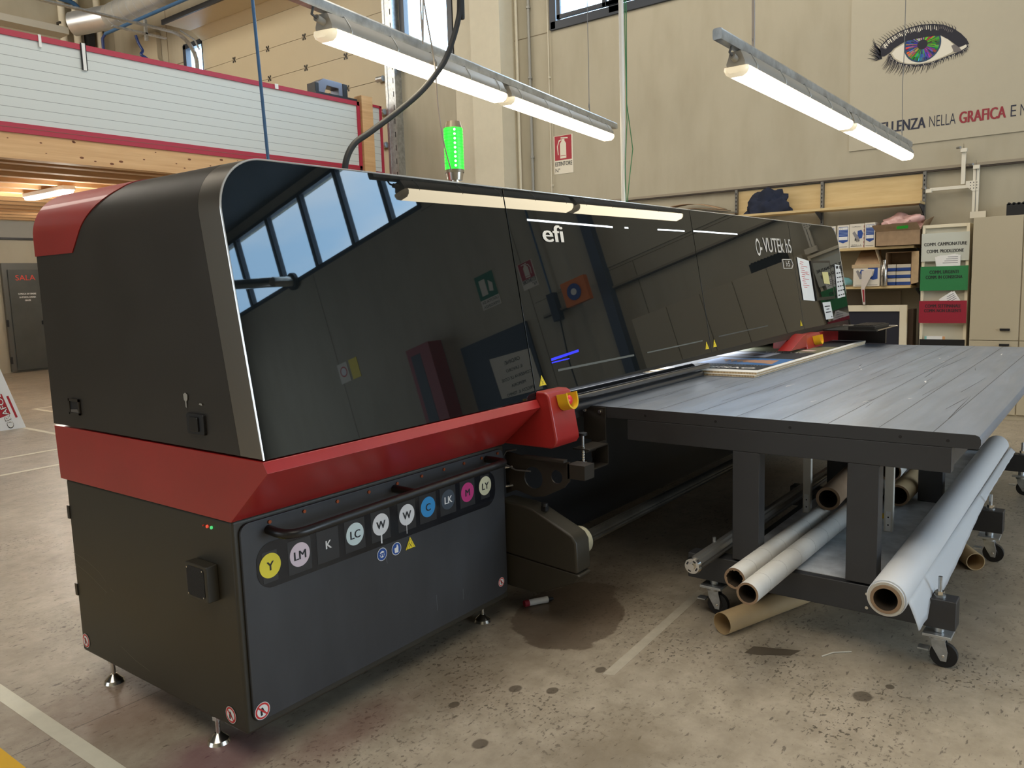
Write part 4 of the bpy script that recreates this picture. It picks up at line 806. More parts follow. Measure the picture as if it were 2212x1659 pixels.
# glove cartons
def carton(y1, y0, z, h, d, label, glove, open_=False, x=8.38):
    b = B(); b.box(x, x+d, y0, y1, z, z+h, mat('carton_white', s2l(222, 215, 200), .7)); o = b.out('glove_carton', bev=.002); tag(o, label, 'box', 'white and blue glove cartons'); t = T(); w = y1-y0; X = x-.0008
    q = lambda pts, m, d_=0.: t.face([(X-d_, y1-w*u, z+h*v) for u, v in pts], m)
    if glove:
        q([(.55, .35), (.85, .40), (.92, .6), (.80, .75), (.55, .70)], inkblue); hand = mat('print_grey_glove', s2l(140, 138, 140), .8)
        q([(.20, .62), (.34, .70), (.62, .45), (.72, .30), (.62, .28), (.50, .36), (.42, .28), (.38, .42)], hand, .0006); q([(.38, .42), (.36, .30), (.42, .28), (.45, .38)], inkblk, .001)
        for k in range(3): q([(.46+.08*k, .36-.01*k), (.50+.08*k, .36-.01*k), (.52+.07*k, .24), (.49+.07*k, .24)], inkblk, .001)
        t.text('raffaeu', (X, y1-w*.15, z+h*.86), YN, ZN, h*.05, inkblk, width=w*.6, depth=.001); t.text('BOX : 1', (X, y1-w*.15, z+h*.10), YN, ZN, h*.045, inkblk, width=w*.6, depth=.001)
        q([(.1, .06), (.85, .06), (.85, .075), (.1, .075)], inkblk)
    else:
        q([(.12, .92), (.90, .92), (.90, .30), (.50, .22), (.12, .30)], inkblue); q([(.15, .90), (.87, .90), (.87, .80), (.15, .80)], inkwht, .0006); t.text('ETG', (X, y1-w*.2, z+h*.825), YN, ZN, h*.05, inkblk, depth=.0014)
        q([(.15, .50), (.87, .50), (.87, .36), (.15, .36)], inkwht, .0006)
        for k in range(4): q([(.15, .76-.06*k), (.87, .76-.06*k), (.87, .745-.06*k), (.15, .745-.06*k)], mat('print_pale', s2l(150, 170, 210), .6), .0006)
        q([(.1, .06), (.85, .06), (.85, .075), (.1, .075)], inkblk)
    t.out('carton_print', o); tb2 = T(); zz = .02
    while zz < .95: tb2.face([(X-.0006, y1-w*.965, z+h*zz), (X-.0006, y1-w*1.0, z+h*zz), (X-.0006, y1-w*1.0, z+h*(zz+.10)), (X-.0006, y1-w*.965, z+h*(zz+.10))], mat('print_red')); zz += .16
    if glove: tb2.out('red_tape', o)
    else: tb2.bm.free()
    return o
carton(.64, .475, 1.866, .26, .3, 'white glove carton half hidden behind the printer end', False); carton(.455, .325, 1.866, .265, .3, 'glove carton with a blue text block, left of the glove drawing', False)
carton(.32, .16, 1.866, .27, .3, 'glove carton showing a grey glove on the middle shelf', True); carton(.155, .045, 1.866, .275, .3, 'glove carton with a blue panel beside the open brown box', False)
# open brown box with pink film
t = thing('open_box', 'open brown cardboard box with a green label on the middle shelf', 'box', (8.5, -.2, 1.866)); b = B(); x = 8.34
b.box(x, x+.005, -.43, .03, 1.866, 2.03, card); b.box(x+.33, x+.335, -.43, .03, 1.866, 2.03, card); b.box(x, x+.33, .025, .03, 1.866, 2.03, card); b.box(x, x+.33, -.43, -.425, 1.866, 2.03, card); b.box(x, x+.33, -.43, .03, 1.866, 1.872, card); b.out('box_body', t)
b = B(); b.prism([(x, .03, 2.03), (x, -.43, 2.03), (x-.06, -.40, 2.11), (x-.06, .06, 2.10)], (.004, 0, 0), card); b.prism([(x+.33, .03, 2.03), (x+.33, -.43, 2.03), (x+.38, -.45, 2.15), (x+.38, .0, 2.15)], (.004, 0, 0), card); b.prism([(x, -.43, 2.03), (x+.33, -.43, 2.03), (x+.33, -.50, 2.18), (x, -.47, 2.12)], (0, .004, 0), card); b.prism([(x, .03, 2.03), (x+.33, .03, 2.03), (x+.30, .036, 2.13), (x+.02, .036, 2.10)], (0, .004, 0), card); b.out('box_flap', t)
b = T(); b.face([(x-.047, -.20, 2.075), (x-.047, -.315, 2.08), (x-.026, -.31, 2.05), (x-.026, -.195, 2.045)][::-1], mat('green_label', s2l(50, 190, 60), .6)); b.noflip = True; o = b.out('green_label', t); o.location.x -= .012; o.location.z -= .0
def crumple(name, c, sx, sy, sz, m, label, cat, seed, amp=.35, n=3, parent=None):
    random.seed(seed); bm = bmesh.new(); bmesh.ops.create_icosphere(bm, subdivisions=n, radius=1)
    from mathutils import noise as nz
    for v in bm.verts:
        p = v.co.copy(); k = 1+amp*(nz.noise(p*1.6+Vector((seed, 0, 0)))+.6*nz.noise(p*4+Vector((0, seed, 0))))+amp*.35*abs(nz.noise(p*8))
        v.co = Vector((p.x*sx*k, p.y*sy*k, max(-.15, p.z)*sz*k))
    b = B(); b.bm.free(); b.bm = bm; b.mats = [m]
    for v in bm.verts: v.co += Vector(c)
    return tag(b.out(name, smooth=50), label, cat)
film = mat('pink_film', s2l(205, 165, 160), .35, trans=.0, noise=.1, nscale=9, bump=.6, bscale=12)
crumple('plastic_film', (8.52, -.22, 2.05), .15, .21, .15, film, 'crumpled pink plastic film spilling out of the open brown box', 'plastic film', 3, .45, 4)
# lower shelf: opened glove box, bottle, box with small cartons, cyan bundle
t = thing('opened_carton', 'opened white glove carton with a torn paper flap on the lower shelf', 'box', (8.5, .1, 1.426)); x = 8.36; o = None; b = B()
b.box(x, x+.3, -.02, .265, 1.426, 1.665, mat('carton_white')); bd = b.out('box_body', t, bev=.002); b = B(); b.prism([(x+.02, .265, 1.665), (x+.02, -.02, 1.67), (x+.25, .03, 1.84), (x+.25, .25, 1.83)], (.004, 0, .002), card); b.prism([(x, -.02, 1.66), (x+.29, -.02, 1.66), (x+.2, .05, 1.84), (x+.05, .05, 1.84)], (0, -.004, 0), cardl); b.box(x-.004, x, -.02, .28, 1.635, 1.675, cardl); b.out('box_flap', t)
tt_ = T(); X = x-.001; q = lambda pts, m, d_=0.: tt_.face([(X-d_, .265-.285*u, 1.426+.24*v) for u, v in pts], m)
q([(.25, .35), (.40, .40), (.42, .75), (.30, .80), (.22, .6)], inkblue); q([(.10, .72), (.18, .78), (.34, .50), (.38, .38), (.30, .36), (.22, .42)], mat('print_grey_glove'), .0006); q([(.55, .92), (.92, .95), (.92, .35), (.75, .30), (.60, .38), (.75, .5), (.80, .8), (.55, .82)], inkblue); q([(.08, .06), (.42, .06), (.42, .075), (.08, .075)], inkblk); q([(.6, .06), (.92, .06), (.92, .075), (.6, .075)], inkblk); tt_.out('carton_print', t)
b = B(); ww = [(x-.02, .17, 1.60), (x-.02, .05, 1.62), (x-.025, .06, 1.55), (x-.03, .10, 1.47), (x-.03, .13, 1.40), (x-.03, .12, 1.22), (x-.03, .145, 1.22), (x-.03, .17, 1.40), (x-.03, .165, 1.5)]; b.prism(ww, (.002, 0, 0), mat('torn_paper', s2l(205, 195, 185), .7)); b.prism([(x-.033, .135, 1.39), (x-.033, .155, 1.39), (x-.033, .14, 1.25), (x-.033, .128, 1.25)], (.002, 0, 0), mat('print_red')); b.out('torn_strip', t)
b = B(); c = lambda z: Vector((8.375, -.062, z)); prof = [(1.426, .030), (1.43, .034), (1.60, .034), (1.635, .026), (1.665, .016), (1.69, .015), (1.69, .019), (1.715, .019)]
b.rings([[c(z)+Vector((r*math.cos(a*math.pi/12), r*math.sin(a*math.pi/12), 0)) for a in range(24)] for z, r in prof], mat('bottle_steel', (.6, .58, .55), .25, metal=1)); tag(b.out('steel_bottle', smooth=50), 'brushed steel drinking bottle on the lower shelf', 'bottle')
t = thing('brown_box', 'brown cardboard box on its side holding small blue and white cartons', 'box', (8.55, -.25, 1.426)); b = B(); x = 8.44
for q in ((x, x+.28, -.33, -.06, 1.426, 1.431), (x, x+.28, -.33, -.06, 1.795, 1.80), (x, x+.28, -.065, -.06, 1.43, 1.80), (x, x+.28, -.33, -.325, 1.43, 1.80), (x+.275, x+.28, -.33, -.06, 1.43, 1.80)): b.box(*q, card)
b.out('box_body', t); b = B(); b.prism([(x, -.33, 1.44), (x, -.33, 1.80), (x-.10, -.42, 1.80), (x-.10, -.42, 1.46)], (.003, 0, 0), cardl); b.out('box_flap', t)
for r in range(3):
    for cc, (ya, yb) in enumerate(((-.08, -.165), (-.172, -.318))):
        b = B(); z = 1.432+.079*r; b.box(x+.02, x+.2, yb, ya, z, z+.035, inkblue); b.box(x+.0195, x+.2, yb, ya, z+.035, z+.074, mat('carton_white')); tp = b.out('small_carton')
        tag(tp, ('%s small blue and white carton in the %s column of the brown box' % (('bottom', 'middle', 'top')[r], ('left', 'right')[cc])), 'box', 'small cartons inside the brown box')
crumple('plastic_bundle', (8.48, .41, 1.46), .10, .11, .08, mat('cyan_film', s2l(110, 160, 165), .3), 'pale cyan plastic bundle on the lower shelf by the printer end', 'plastic film', 9, .25)
# framed dark board leaning below
t = thing('framed_board', 'dark board in a white frame leaning under the wall shelves', 'board', (8.35, .4, .2)); b = B(); x = 8.38
b.box(x, x+.03, -.30, 1.15, .2, 1.20, mat('board_dark', (.018, .019, .03), .5)); b.out('dark_panel', t); b = B()
for q in ((-.235, 1.09, 1.14, 1.21), (-.235, 1.09, .2, .26), (-.31, -.235, .2, 1.21), (1.09, 1.16, .2, 1.21)): b.box(x-.012, x+.032, q[0], q[1], q[2], q[3], mat('frame_cream', s2l(225, 215, 190), .6))
b.out('frame', t, bev=.002); b = B(); b.box(8.45, 8.62, -.36, -.30, .2, 1.16, mat('brown_board', s2l(70, 55, 42), .8)); tag(b.out('brown_board'), 'narrow dark brown board standing behind the framed board', 'board')
b = B(); b.box(8.3, 8.66, -.36, 1.2, .0, .19, card); tag(b.out('cardboard_stack'), 'low stack of cardboard on the floor under the framed board', 'cardboard')
# on the top shelf
crumple('jacket', (8.57, 1.35, 2.38), .11, .27, .22, navy, 'dark navy jacket heaped on the top shelf', 'jacket', 12, .42, 4)
random.seed(21)
for k, lb in enumerate(('lowest flattened brown carton on the top shelf', 'flattened carton second from the bottom of the pile', 'bent dark flattened carton in the middle of the pile', 'flattened carton with a light edge below the topmost', 'topmost flattened carton sticking up to the left')):
    b = B(); z = 2.352+.022*k; N2 = 8; i = b.mi(card if k != 2 else mat('dark_card', (.04, .035, .035), .8)); rows = []
    for s in range(N2+1):
        u = s/N2; y = 1.72+.05*k+(1.35-.12*k)*u; zz = z+.055*math.sin(u*math.pi)*(.4+.25*k)+(.05*u if k == 4 else 0); rows.append([b.bm.verts.new((8.43+.01*k, y, zz)), b.bm.verts.new((8.70, y, zz+.01))])
    for p, q in zip(rows, rows[1:]): b.bm.faces.new([p[0], p[1], q[1], q[0]]).material_index = i
    o = b.out('flattened_carton'); md = o.modifiers.new('solid', 'SOLIDIFY'); md.thickness = .006; tag(o, lb, 'cardboard', 'flattened cartons on the top shelf')
b = B(); b.box(8.405, 8.425, 2.12, 2.22, 2.346, 2.42, mat('blue_grey_box', s2l(95, 110, 120), .5)); tag(b.out('small_box'), 'small blue grey box in front of the flattened cartons', 'box')
# ------------------------------------------------------------------ document rack
cream = mat('rack_cream', s2l(232, 222, 195), .55); t = thing('document_rack', 'tall cream document rack with tilted grey, green and red pockets', 'rack', (8.5, -.67, 0)); b = B(); x = 8.35
b.box(x, x+.3, -.475, -.445, .0, 2.07, cream); b.box(x, x+.3, -.90, -.87, .0, 2.07, cream); b.box(x+.03, x+.04, -.87, -.475, 0, 2.06, mat('rack_back', s2l(215, 210, 190), .6)); b.box(x, x+.03, -.87, -.475, 2.035, 2.07, cream); b.box(x, x+.03, -.87, -.475, 1.0, 1.02, cream); b.out('rack_frame', t, bev=.003)
for z0, z1, c, l1, l2, nm, lc in ((1.68, 1.98, (200, 203, 192), 'COMM. CAMPIONATURE', 'COMM. PRODUZIONE', 'pocket_panel', 'pale grey pocket'), (1.365, 1.625, (45, 125, 72), 'COMM. URGENTI', 'COMM. IN CONSEGNA', 'pocket_panel', 'green pocket'), (1.015, 1.255, (150, 32, 52), 'COMM. SETTIMANALI', 'COMM. NON URGENTI', 'pocket_panel', 'red pocket')):
    px = {200: .004, 45: .022, 150: .040}[c[0]]; b = B(); b.box(x-px-.008, x-px, -.903, -.443, z0, z1, mat('pocket_%d' % c[0], s2l(*c), .5)); p_ = b.out(nm, t, label=lc); tx = T(); h = z1-z0
    k1, k2 = (.55, .30) if z0 > 1.6 else (.70, .49); kk = .92 if z0 > 1.6 else .72
    tx.text(l1, (x-px-.009, -.673, z0+h*k1), YN, ZN, .036, inkblk, width=.42*(.97 if z0 > 1.6 else (.66 if 'URGENTI' in l1 else .8)), align='CENTER', depth=.0006, bold=.02); tx.text(l2, (x-px-.009, -.673, z0+h*k2), YN, ZN, .036, inkblk, width=.42*.84, align='CENTER', depth=.0006, bold=.02); tx.out('lettering', p_)
b = B(); b.box(x-.01, x, -.89, -.45, .70, .835, black); b.out('pocket_panel', t, label='black pocket')
def docs(cy, z, w, h, ang, label, n=3, dx=-.0145):
    for k in range(n):
        M = Matrix.Translation((x+dx-.002*k, cy-.012*k, z)) @ Matrix.Rotation(math.radians(ang+4*k), 4, 'X'); b = B(); b.box(-.0008, .0008, -w/2, w/2, 0, h, paper, M); o = b.out('document'); tag(o, label[k], 'paper', 'order sheets in the rack'); q = T()
        for j in range(4): q.box(-.0014, -.0009, -w*.38, w*(.1+.08*j), h*(.9-.13*j)-.006, h*(.9-.13*j), mat('print_text', s2l(120, 120, 128), .8), M)
        q.out('printed_lines', o)
docs(-.70, 1.58, .20, .16, -8, ['rearmost sheet above the green pocket', 'middle sheet above the green pocket', 'front printed sheet above the green pocket'])
docs(-.78, 1.19, .15, .15, -35, ['tilted sheet above the red pocket, behind', 'tilted front sheet above the red pocket'], 2, -.0325)
b = B(); b.box(x-.004, x-.002, -.70, -.50, .80, .87, paper); b.box(x-.0055, x-.004, -.52, -.50, .80, .868, mat('tab_teal', s2l(130, 190, 185), .6)); b.box(x-.0055, x-.004, -.70, -.675, .80, .868, mat('tab_orange', s2l(215, 160, 110), .6)); tag(b.out('folder'), 'white folder with teal and orange tabs in the bottom pocket', 'folder')
# cabinet
t = thing('tall_cabinet', 'tall beige cabinet with black handles at the right edge of the picture', 'cabinet', (8.5, -1.9, 0)); b = B(); x = 8.30; b.box(x+.02, XW-.01, -3.35, -.935, 0.0, 2.115, beige); b.out('body', t, bev=.003)
for y1, y0 in ((-.935, -1.385), (-1.39, -1.84), (-1.845, -2.30), (-2.305, -2.80), (-2.805, -3.35)):
    for z0, z1, hz in ((.838, 2.115, .95), (.06, .832, .79)):
        b = B(); b.box(x, x+.019, y0+.003, y1-.003, z0, z1, beige); d = b.out('door', t, bev=.002); b = B(); hy = y0+.125; b.box(x-.018, x, hy-.045, hy+.045, hz-.012, hz+.012, black); b.out('handle', d, bev=.003)
b = B(); b.box(8.42, 8.72, -1.62, -1.215, 2.117, 2.24, black)
for k in range(9): b.cyl((8.42, -1.235-.043*k, 2.24), (8.72, -1.235-.043*k, 2.24), .014, black, 10)
tag(b.out('foam_block', smooth=50), 'black ridged foam block on top of the beige cabinet', 'foam')
# wall mounted sampling arm
al = mat('cream_profile', s2l(228, 222, 205), .5); t = thing('bracket_arm', 'cream wall-mounted arm with perforated joint plates above the cabinet', 'bracket arm', (8.68, -.85, 2.2)); b = B(); x = 8.66
b.box(x, x+.03, -.925, -.865, 2.20, 2.66, al); b.box(x-.004, x, -.90, -.893, 2.2, 2.66, grs); b.box(x, x+.03, -.79, -.75, 2.50, 2.86, al); b.box(x, x+.03, -.87, -.45, 2.455, 2.49, al); b.out('arm_profile', t, bev=.002)
b = B(); b.prism([(x-.004, y, z) for y, z in ((-.925, 2.42), (-.925, 2.53), (-.80, 2.53), (-.80, 2.48), (-.865, 2.42))], (.004, 0, 0), al)
for y in (-.905, -.875, -.845):
    for z in (2.45, 2.48, 2.51): b.cyl((x-.006, y, z), (x-.003, y, z), .005, slot, 8)
b.out('joint_plate', t)
for y, z in ((-.77, 2.87), (-.895, 2.68), (-.44, 2.47)):
    b = B(); b.box(x-.02, x+.03, y-.03, y+.03, z-.03, z+.01, al); b.cyl((x-.03, y+.03, z+.02), (x+.02, y+.07, z+.025), .012, grs, 10); b.cyl((x, y, z), (x, y+.005, z+.06), .004, chrome, 6); b.out('clamp', t)
b = B(); b.box(x, x+.05, -1.0, -.85, 2.13, 2.2, al); b.out('foot_block', t)
# ================================================================== HANGING LIGHTS
tube_e = mat('fluorescent_diffuser', (.9, .85, .7), .4, emit=(1.0, .86, .60), estr=11.0); shell = mat('luminaire_body', s2l(150, 145, 135), .5); endm = mat('diffuser_end', s2l(240, 225, 190), .3, emit=(1, .85, .6), estr=.5)
def lamp_row(A, Bp, ext0, ext1, fixtures, label, wires):
    """A,Bp: ends of the diffuser axis; rail above"""
    A, Bp = Vector(A), Vector(Bp); d = (Bp-A).normalized(); s = d.cross(Vector((0, 0, 1))).normalized(); u = s.cross(d); L = (Bp-A).length
    t = thing('hanging_lamp_row', label, 'ceiling light', tuple(A))
    P = lambda a, w, h: A+d*a+s*w+u*h
    b = B(); pf_ = [(-.016, .058), (-.019, .066), (-.019, .092), (-.014, .100), (.014, .100), (.019, .092), (.019, .066), (.016, .058)]
    b.rings([[P(ext0, w, h) for w, h in pf_], [P(L+ext1, w, h) for w, h in pf_]], galv); b.out('rail', t, smooth=30)
    for f0, f1 in fixtures:
        b = B(); hs = [(-.050, -.006), (-.052, .008), (-.038, .034), (-.028, .052), (.028, .052), (.038, .034), (.052, .008), (.050, -.006)]
        b.rings([[P(f0+.02, w*.75, h) for w, h in hs], [P(f0+.05, w, h) for w, h in hs], [P(f1-.05, w, h) for w, h in hs], [P(f1-.02, w*.75, h) for w, h in hs]], shell); fx = b.out('fixture', t, smooth=40)
        b = B(); ds = [(-.050, -.006), (-.053, -.018), (-.045, -.036), (-.027, -.047), (.027, -.047), (.045, -.036), (.053, -.018), (.050, -.006)]
        sc = lambda a, q, m_: [P(a, w*q, (h+.02)*q-.02) for w, h in ds]
        b.rings([sc(f0+.035, .96, 0), sc(f1-.035, .96, 0)], tube_e); df = b.out('diffuser', fx, smooth=45)
        for e0, e1 in ((f0+.035, f0), (f1-.035, f1)):
            b = B(); b.rings([sc(e0, .97, 0), sc((e0+e1)/2, .92, 0), sc(e1, .6, 0)], endm); b.out('diffuser_end', fx, smooth=50)
        n_ = 5
        for k in range(n_):
            b = B(); a = f0+.12+(f1-f0-.24)*k/(n_-1)
            b.tube([P(a, -.052, -.014), P(a, -.056, .0), P(a, -.048, .022), P(a, -.024, .060), P(a, .024, .060), P(a, .048, .022), P(a, .056, .0), P(a, .052, -.014)], .002, galv, 6); b.out('clip', fx)
        b = B(); b.cyl(P(f0+.03, 0, .02), P(f0-.02, 0, .028), .013, shell, 12); b.tube([P(f0-.02, 0, .028), P(f0-.045, .0, .035), P(f0-.045, .01, .06), P(f0-.03, .0, .075)], .005, mat('cable_grey'), 8); b.out('cable_gland', fx)
    for a, r, m_ in wires:
        b = B(); q = P(a, 0, .10); b.tube([q, q+Vector((0, 0, .12)), q+Vector((.02, .01, .35)), Vector((q.x, q.y, q.z+.6)), Vector((q.x, q.y, 8.3))], r, m_, 6); b.tube([q+Vector((.01, 0, .0)), q+Vector((.02, .01, .06)), q+Vector((-.01, .0, .03)), q+Vector((.012, .006, .09))], .002, mat('wire_grey', (.2, .2, .2), .4), 5); b.out('suspension_wire', t)
    return t
wg = mat('wire_grey', (.2, .2, .2), .4); cg = mat('cable_pale', s2l(165, 155, 145), .5)
lamp_row((.63, .16, 2.565), (3.82, .80, 2.645), -.55, .14, ((0.0, 1.50), (1.53, 3.25)), 'longer hanging lamp row above the printer, left of the signal light', ((.02, .006, cg), (2.85, .0025, wg)))
lamp_row((1.80, -.965, 2.447), (5.22, -.915, 2.447), -.17, .08, ((0.0, 1.70), (1.72, 3.42)), 'hanging lamp row on the right above the table', ((.22, .007, cg), (3.22, .0025, wg)))
# more rows of the same hall lighting, behind the camera
# ================================================================== CABLES AND PIPES
def cable(pts, r, m, name, label, cat='cable', n=14):
    P = [Vector(p) for p in pts]; out = []
    for k in range(len(P)-1):
        p0 = P[max(k-1, 0)]; p1 = P[k]; p2 = P[k+1]; p3 = P[min(k+2, len(P)-1)]
        for j in range(8):
            t = j/8; out.append(.5*((2*p1)+(p2-p0)*t+(2*p0-5*p1+4*p2-p3)*t*t+(3*p1-p0-3*p2+p3)*t*t*t))
    out.append(P[-1]); b = B(); b.tube(out, r, m, n); return tag(b.out(name, smooth=60), label, cat)
cable([(.742, .20, 2.0), (.752, .20, 2.09), (.80, .20, 2.165), (.892, .20, 2.224), (1.057, .20, 2.329), (1.20, .20, 2.43), (1.31, .20, 2.53), (1.385, .20, 2.62), (1.465, .20, 2.78), (1.485, .20, 2.90), (1.50, .20, 3.3), (1.5, .20, 8.3)], .0125, mat('hose_black', (.010, .011, .012), .6), 'black_hose', 'thick black hose curving up from the printer top', 'hose')
cable([(1.515, .32, 2.14), (1.46, .31, 2.26), (1.40, .285, 2.42), (1.33, .23, 2.58), (1.245, .20, 2.82), (1.22, .20, 3.1), (1.2, .20, 8.3)], .0035, cg, 'thin_cable', 'thin pale cable hanging beside the green signal light')
cable([(1.81, 2.0, 0.02), (1.504, 2.0, 8.3)], .010, blupipe, 'air_pipe', 'thin blue air pipe hanging vertically in front of the white wall panels', 'pipe')
cable([(2.78, .10, 2.02), (2.78, .10, 3.0), (2.78, .10, 5.0), (2.78, .10, 8.3)], .0145, white, 'white_pipe', 'white vertical pipe rising from the printer top', 'pipe')
b = B(); gw_ = mat('green_wire', s2l(50, 120, 70), .5)
b.tube([(2.78, .085, 2.03), (2.77, .082, 2.25), (2.79, .078, 2.5), (2.785, .08, 3.0), (2.79, .08, 3.6), (2.785, .082, 8.2)], .0028, gw_, 6); b.tube([(2.785, .082, 2.03), (2.81, .075, 2.2), (2.84, .07, 2.35), (2.79, .078, 2.6), (2.80, .078, 3.1), (2.79, .08, 8.2)], .0028, gw_, 6)
tag(b.out('green_wire'), 'green wires running loosely down the white vertical pipe', 'wire')
# ================================================================== LEFT: MEZZANINE, GATE, SIDE WALL
pan = bpy.data.materials.new('sandwich_panel'); pan.use_nodes = True; n = pan.node_tree; bs = n.nodes['Principled BSDF']; L = n.links
t = n.nodes.new('ShaderNodeTexCoord'); sx = n.nodes.new('ShaderNodeSeparateXYZ'); L.new(t.outputs['Object'], sx.inputs[0]); mm = n.nodes.new('ShaderNodeMath'); mm.operation = 'MODULO'; mm.inputs[1].default_value = .1135; L.new(sx.outputs['Z'], mm.inputs[0])
r = n.nodes.new('ShaderNodeValToRGB'); r.color_ramp.interpolation = 'CONSTANT'; r.color_ramp.elements[0].color = (*s2l(140, 145, 142), 1); r.color_ramp.elements[1].position = .05; r.color_ramp.elements[1].color = (*s2l(205, 210, 206), 1)
m3 = n.nodes.new('ShaderNodeMath'); m3.operation = 'DIVIDE'; m3.inputs[1].default_value = .1135; L.new(mm.outputs[0], m3.inputs[0]); L.new(m3.outputs[0], r.inputs[0]); L.new(r.outputs[0], bs.inputs['Base Color']); bs.inputs['Roughness'].default_value = .45
rtrim = mat('red_trim', s2l(172, 40, 62), .45)
MZ = 8.0
b = B(); b.box(-3.0, 8.02, MZ, MZ+.08, 3.55, 4.60, pan); struct(b.out('wall_mezzanine', smooth=0))
b = B(); b.box(-3, 8.02, MZ-.02, MZ+.10, 4.565, 4.63, rtrim); b.box(-3, 8.02, MZ-.02, MZ+.02, 3.49, 3.60, rtrim); b.box(-3, 8.02, MZ-.023, MZ-.02, 3.545, 3.549, seam); b.box(7.97, 8.03, MZ-.02, MZ+.1, 3.49, 4.63, rtrim); struct(b.out('trim_5'))
for x, z, w, lb in ((2.0, 4.56, .03, 'leftmost white clip on the upper red trim'), (3.07, 4.50, .03, 'white clip left of the black and white joint strip'), (6.36, 4.57, .06, 'small white clip just right of the blue pipe on the red trim')):
    b = B(); b.box(x, x+w, MZ-.03, MZ-.021, z, 4.64, white); tag(b.out('joint_clip'), lb, 'clip', 'clips on the mezzanine trim')
b = B(); b.box(3.56, 3.60, MZ-.03, MZ-.02, 4.33, 4.645, white); b.box(3.545, 3.56, MZ-.03, MZ-.02, 4.33, 4.645, slot); b.box(3.60, 3.612, MZ-.03, MZ-.02, 4.33, 4.645, slot); tag(b.out('joint_strip'), 'black and white joint strip hanging over the upper red trim', 'strip')
pine = mat('pine_wood', s2l(222, 182, 132), .6, c2=s2l(200, 156, 108), nscale=2.2, stretch=(.4, 3, 9))
pine2 = mat('pine_wood_dark', s2l(206, 166, 120), .8, c2=s2l(180, 138, 94), nscale=2.2, stretch=(.4, 3, 9))
b = B(); b.box(-3, 8.4, MZ, MZ+.16, 3.20, 3.49, pine)
random.seed(4); kn = mat('wood_knot', s2l(110, 65, 35), .7)
for k in range(46):
    x = random.uniform(.5, 7.5); z = random.uniform(3.22, 3.47); r_ = random.uniform(.006, .018); b.face([(x+r_*1.6*math.cos(a*math.pi/4), MZ-.001, z+r_*.8*math.sin(a*math.pi/4)) for a in range(8)], kn)
beam = b.out('front_beam', smooth=0); tag(beam, 'long pine beam under the white mezzanine panels', 'beam')
b = B(); b.box(-3, 8.4, MZ+.16, 16.9, 3.44, 3.49, mat('boarding', s2l(180, 140, 96), .8, noise=.15, nscale=3)); struct(b.out('trim_6', smooth=0))
proto = None; names = ['nearest', 'second', 'third', 'fourth', 'fifth', 'sixth', 'seventh', 'eighth', 'ninth', 'tenth', 'eleventh', 'twelfth', 'thirteenth', 'fourteenth']
for k in range(14):
    y = MZ+.60+.60*k
    if k == 0:
        b = B(); b.box(-3, 8.4, y, y+.14, 3.24, 3.44, pine2); proto = b.out('ceiling_joist', smooth=0); tag(proto, 'nearest pine ceiling joist behind the front beam', 'joist', 'pine joists under the mezzanine')
    else: dup(proto, (0, .60*k, 0), names[k]+' pine ceiling joist counted from the front beam')
b = B(); b.box(8.06, 8.30, MZ-.04, MZ+.14, 0, 4.74, pine); tag(b.out('wooden_post', smooth=0), 'square pine post at the end of the mezzanine wall', 'post')
b = B(); b.box(8.32, 8.52, MZ+.02, MZ+.08, 3.55, 4.60, pan); b.box(8.50, 8.545, MZ, MZ+.09, 3.50, 4.64, rtrim); b.box(8.32, 8.52, MZ, MZ+.09, 4.60, 4.64, rtrim); b.box(8.32, 8.52, MZ, MZ+.09, 3.50, 3.54, rtrim); struct(b.out('trim_7'))
# machine on top of the mezzanine wall
t = thing('black_device', 'small black machine with a pale arch standing on the mezzanine wall', 'device', (7.6, 8.1, 4.63)); b = B(); b.box(7.15, 8.0, 8.0, 8.3, 4.632, 4.67, black); b.out('base_plate', t)
b = B(); b.prism([(x, 8.05, z) for x, z in ((7.25, 4.67), (7.25, 4.84), (7.36, 4.90), (7.72, 4.89), (7.80, 4.84), (7.80, 4.67), (7.66, 4.67), (7.66, 4.79), (7.42, 4.80), (7.36, 4.67))], (0, .2, 0), mat('device_silver', s2l(120, 125, 140), .35, metal=.4)); b.out('arch', t, bev=.008)
b = B(); b.box(7.74, 7.84, 8.04, 8.27, 4.67, 4.88, black); b.out('side_case', t, bev=.01)
b = B(); b.box(7.18, 7.26, 8.05, 8.25, 4.67, 4.82, black); b.out('side_case', t, bev=.01)
# ceiling light below the mezzanine
t = thing('tube_light', 'bright tube light under the wooden mezzanine ceiling', 'ceiling light', (4.3, 10.9, 3.2)); b = B(); b.box(4.23, 4.41, 10.3, 11.7, 3.175, 3.24, white); b.out('housing', t, bev=.01); b = B(); b.box(4.245, 4.395, 10.32, 11.68, 3.135, 3.175, mat('tube_white', (.9, .9, .9), .4, emit=(1, .97, .9), estr=7)); b.out('diffuser', t, bev=.015)
for k_, p_ in enumerate(((4.32, 10.4, 3.02), (4.32, 11.6, 3.02), (1.0, 11.0, 3.0), (6.6, 14.6, 3.0), (3.0, 14.5, 3.0))):  # added point lights to brighten the joists; only the first pair sits by the tube
    l_ = bpy.data.lights.new('mezzanine_fill', 'POINT'); l_.energy = 55; l_.color = (1, .93, .82); l_.shadow_soft_size = .12; o_ = bpy.data.objects.new('mezzanine_fill', l_); COL.objects.link(o_); o_.location = p_
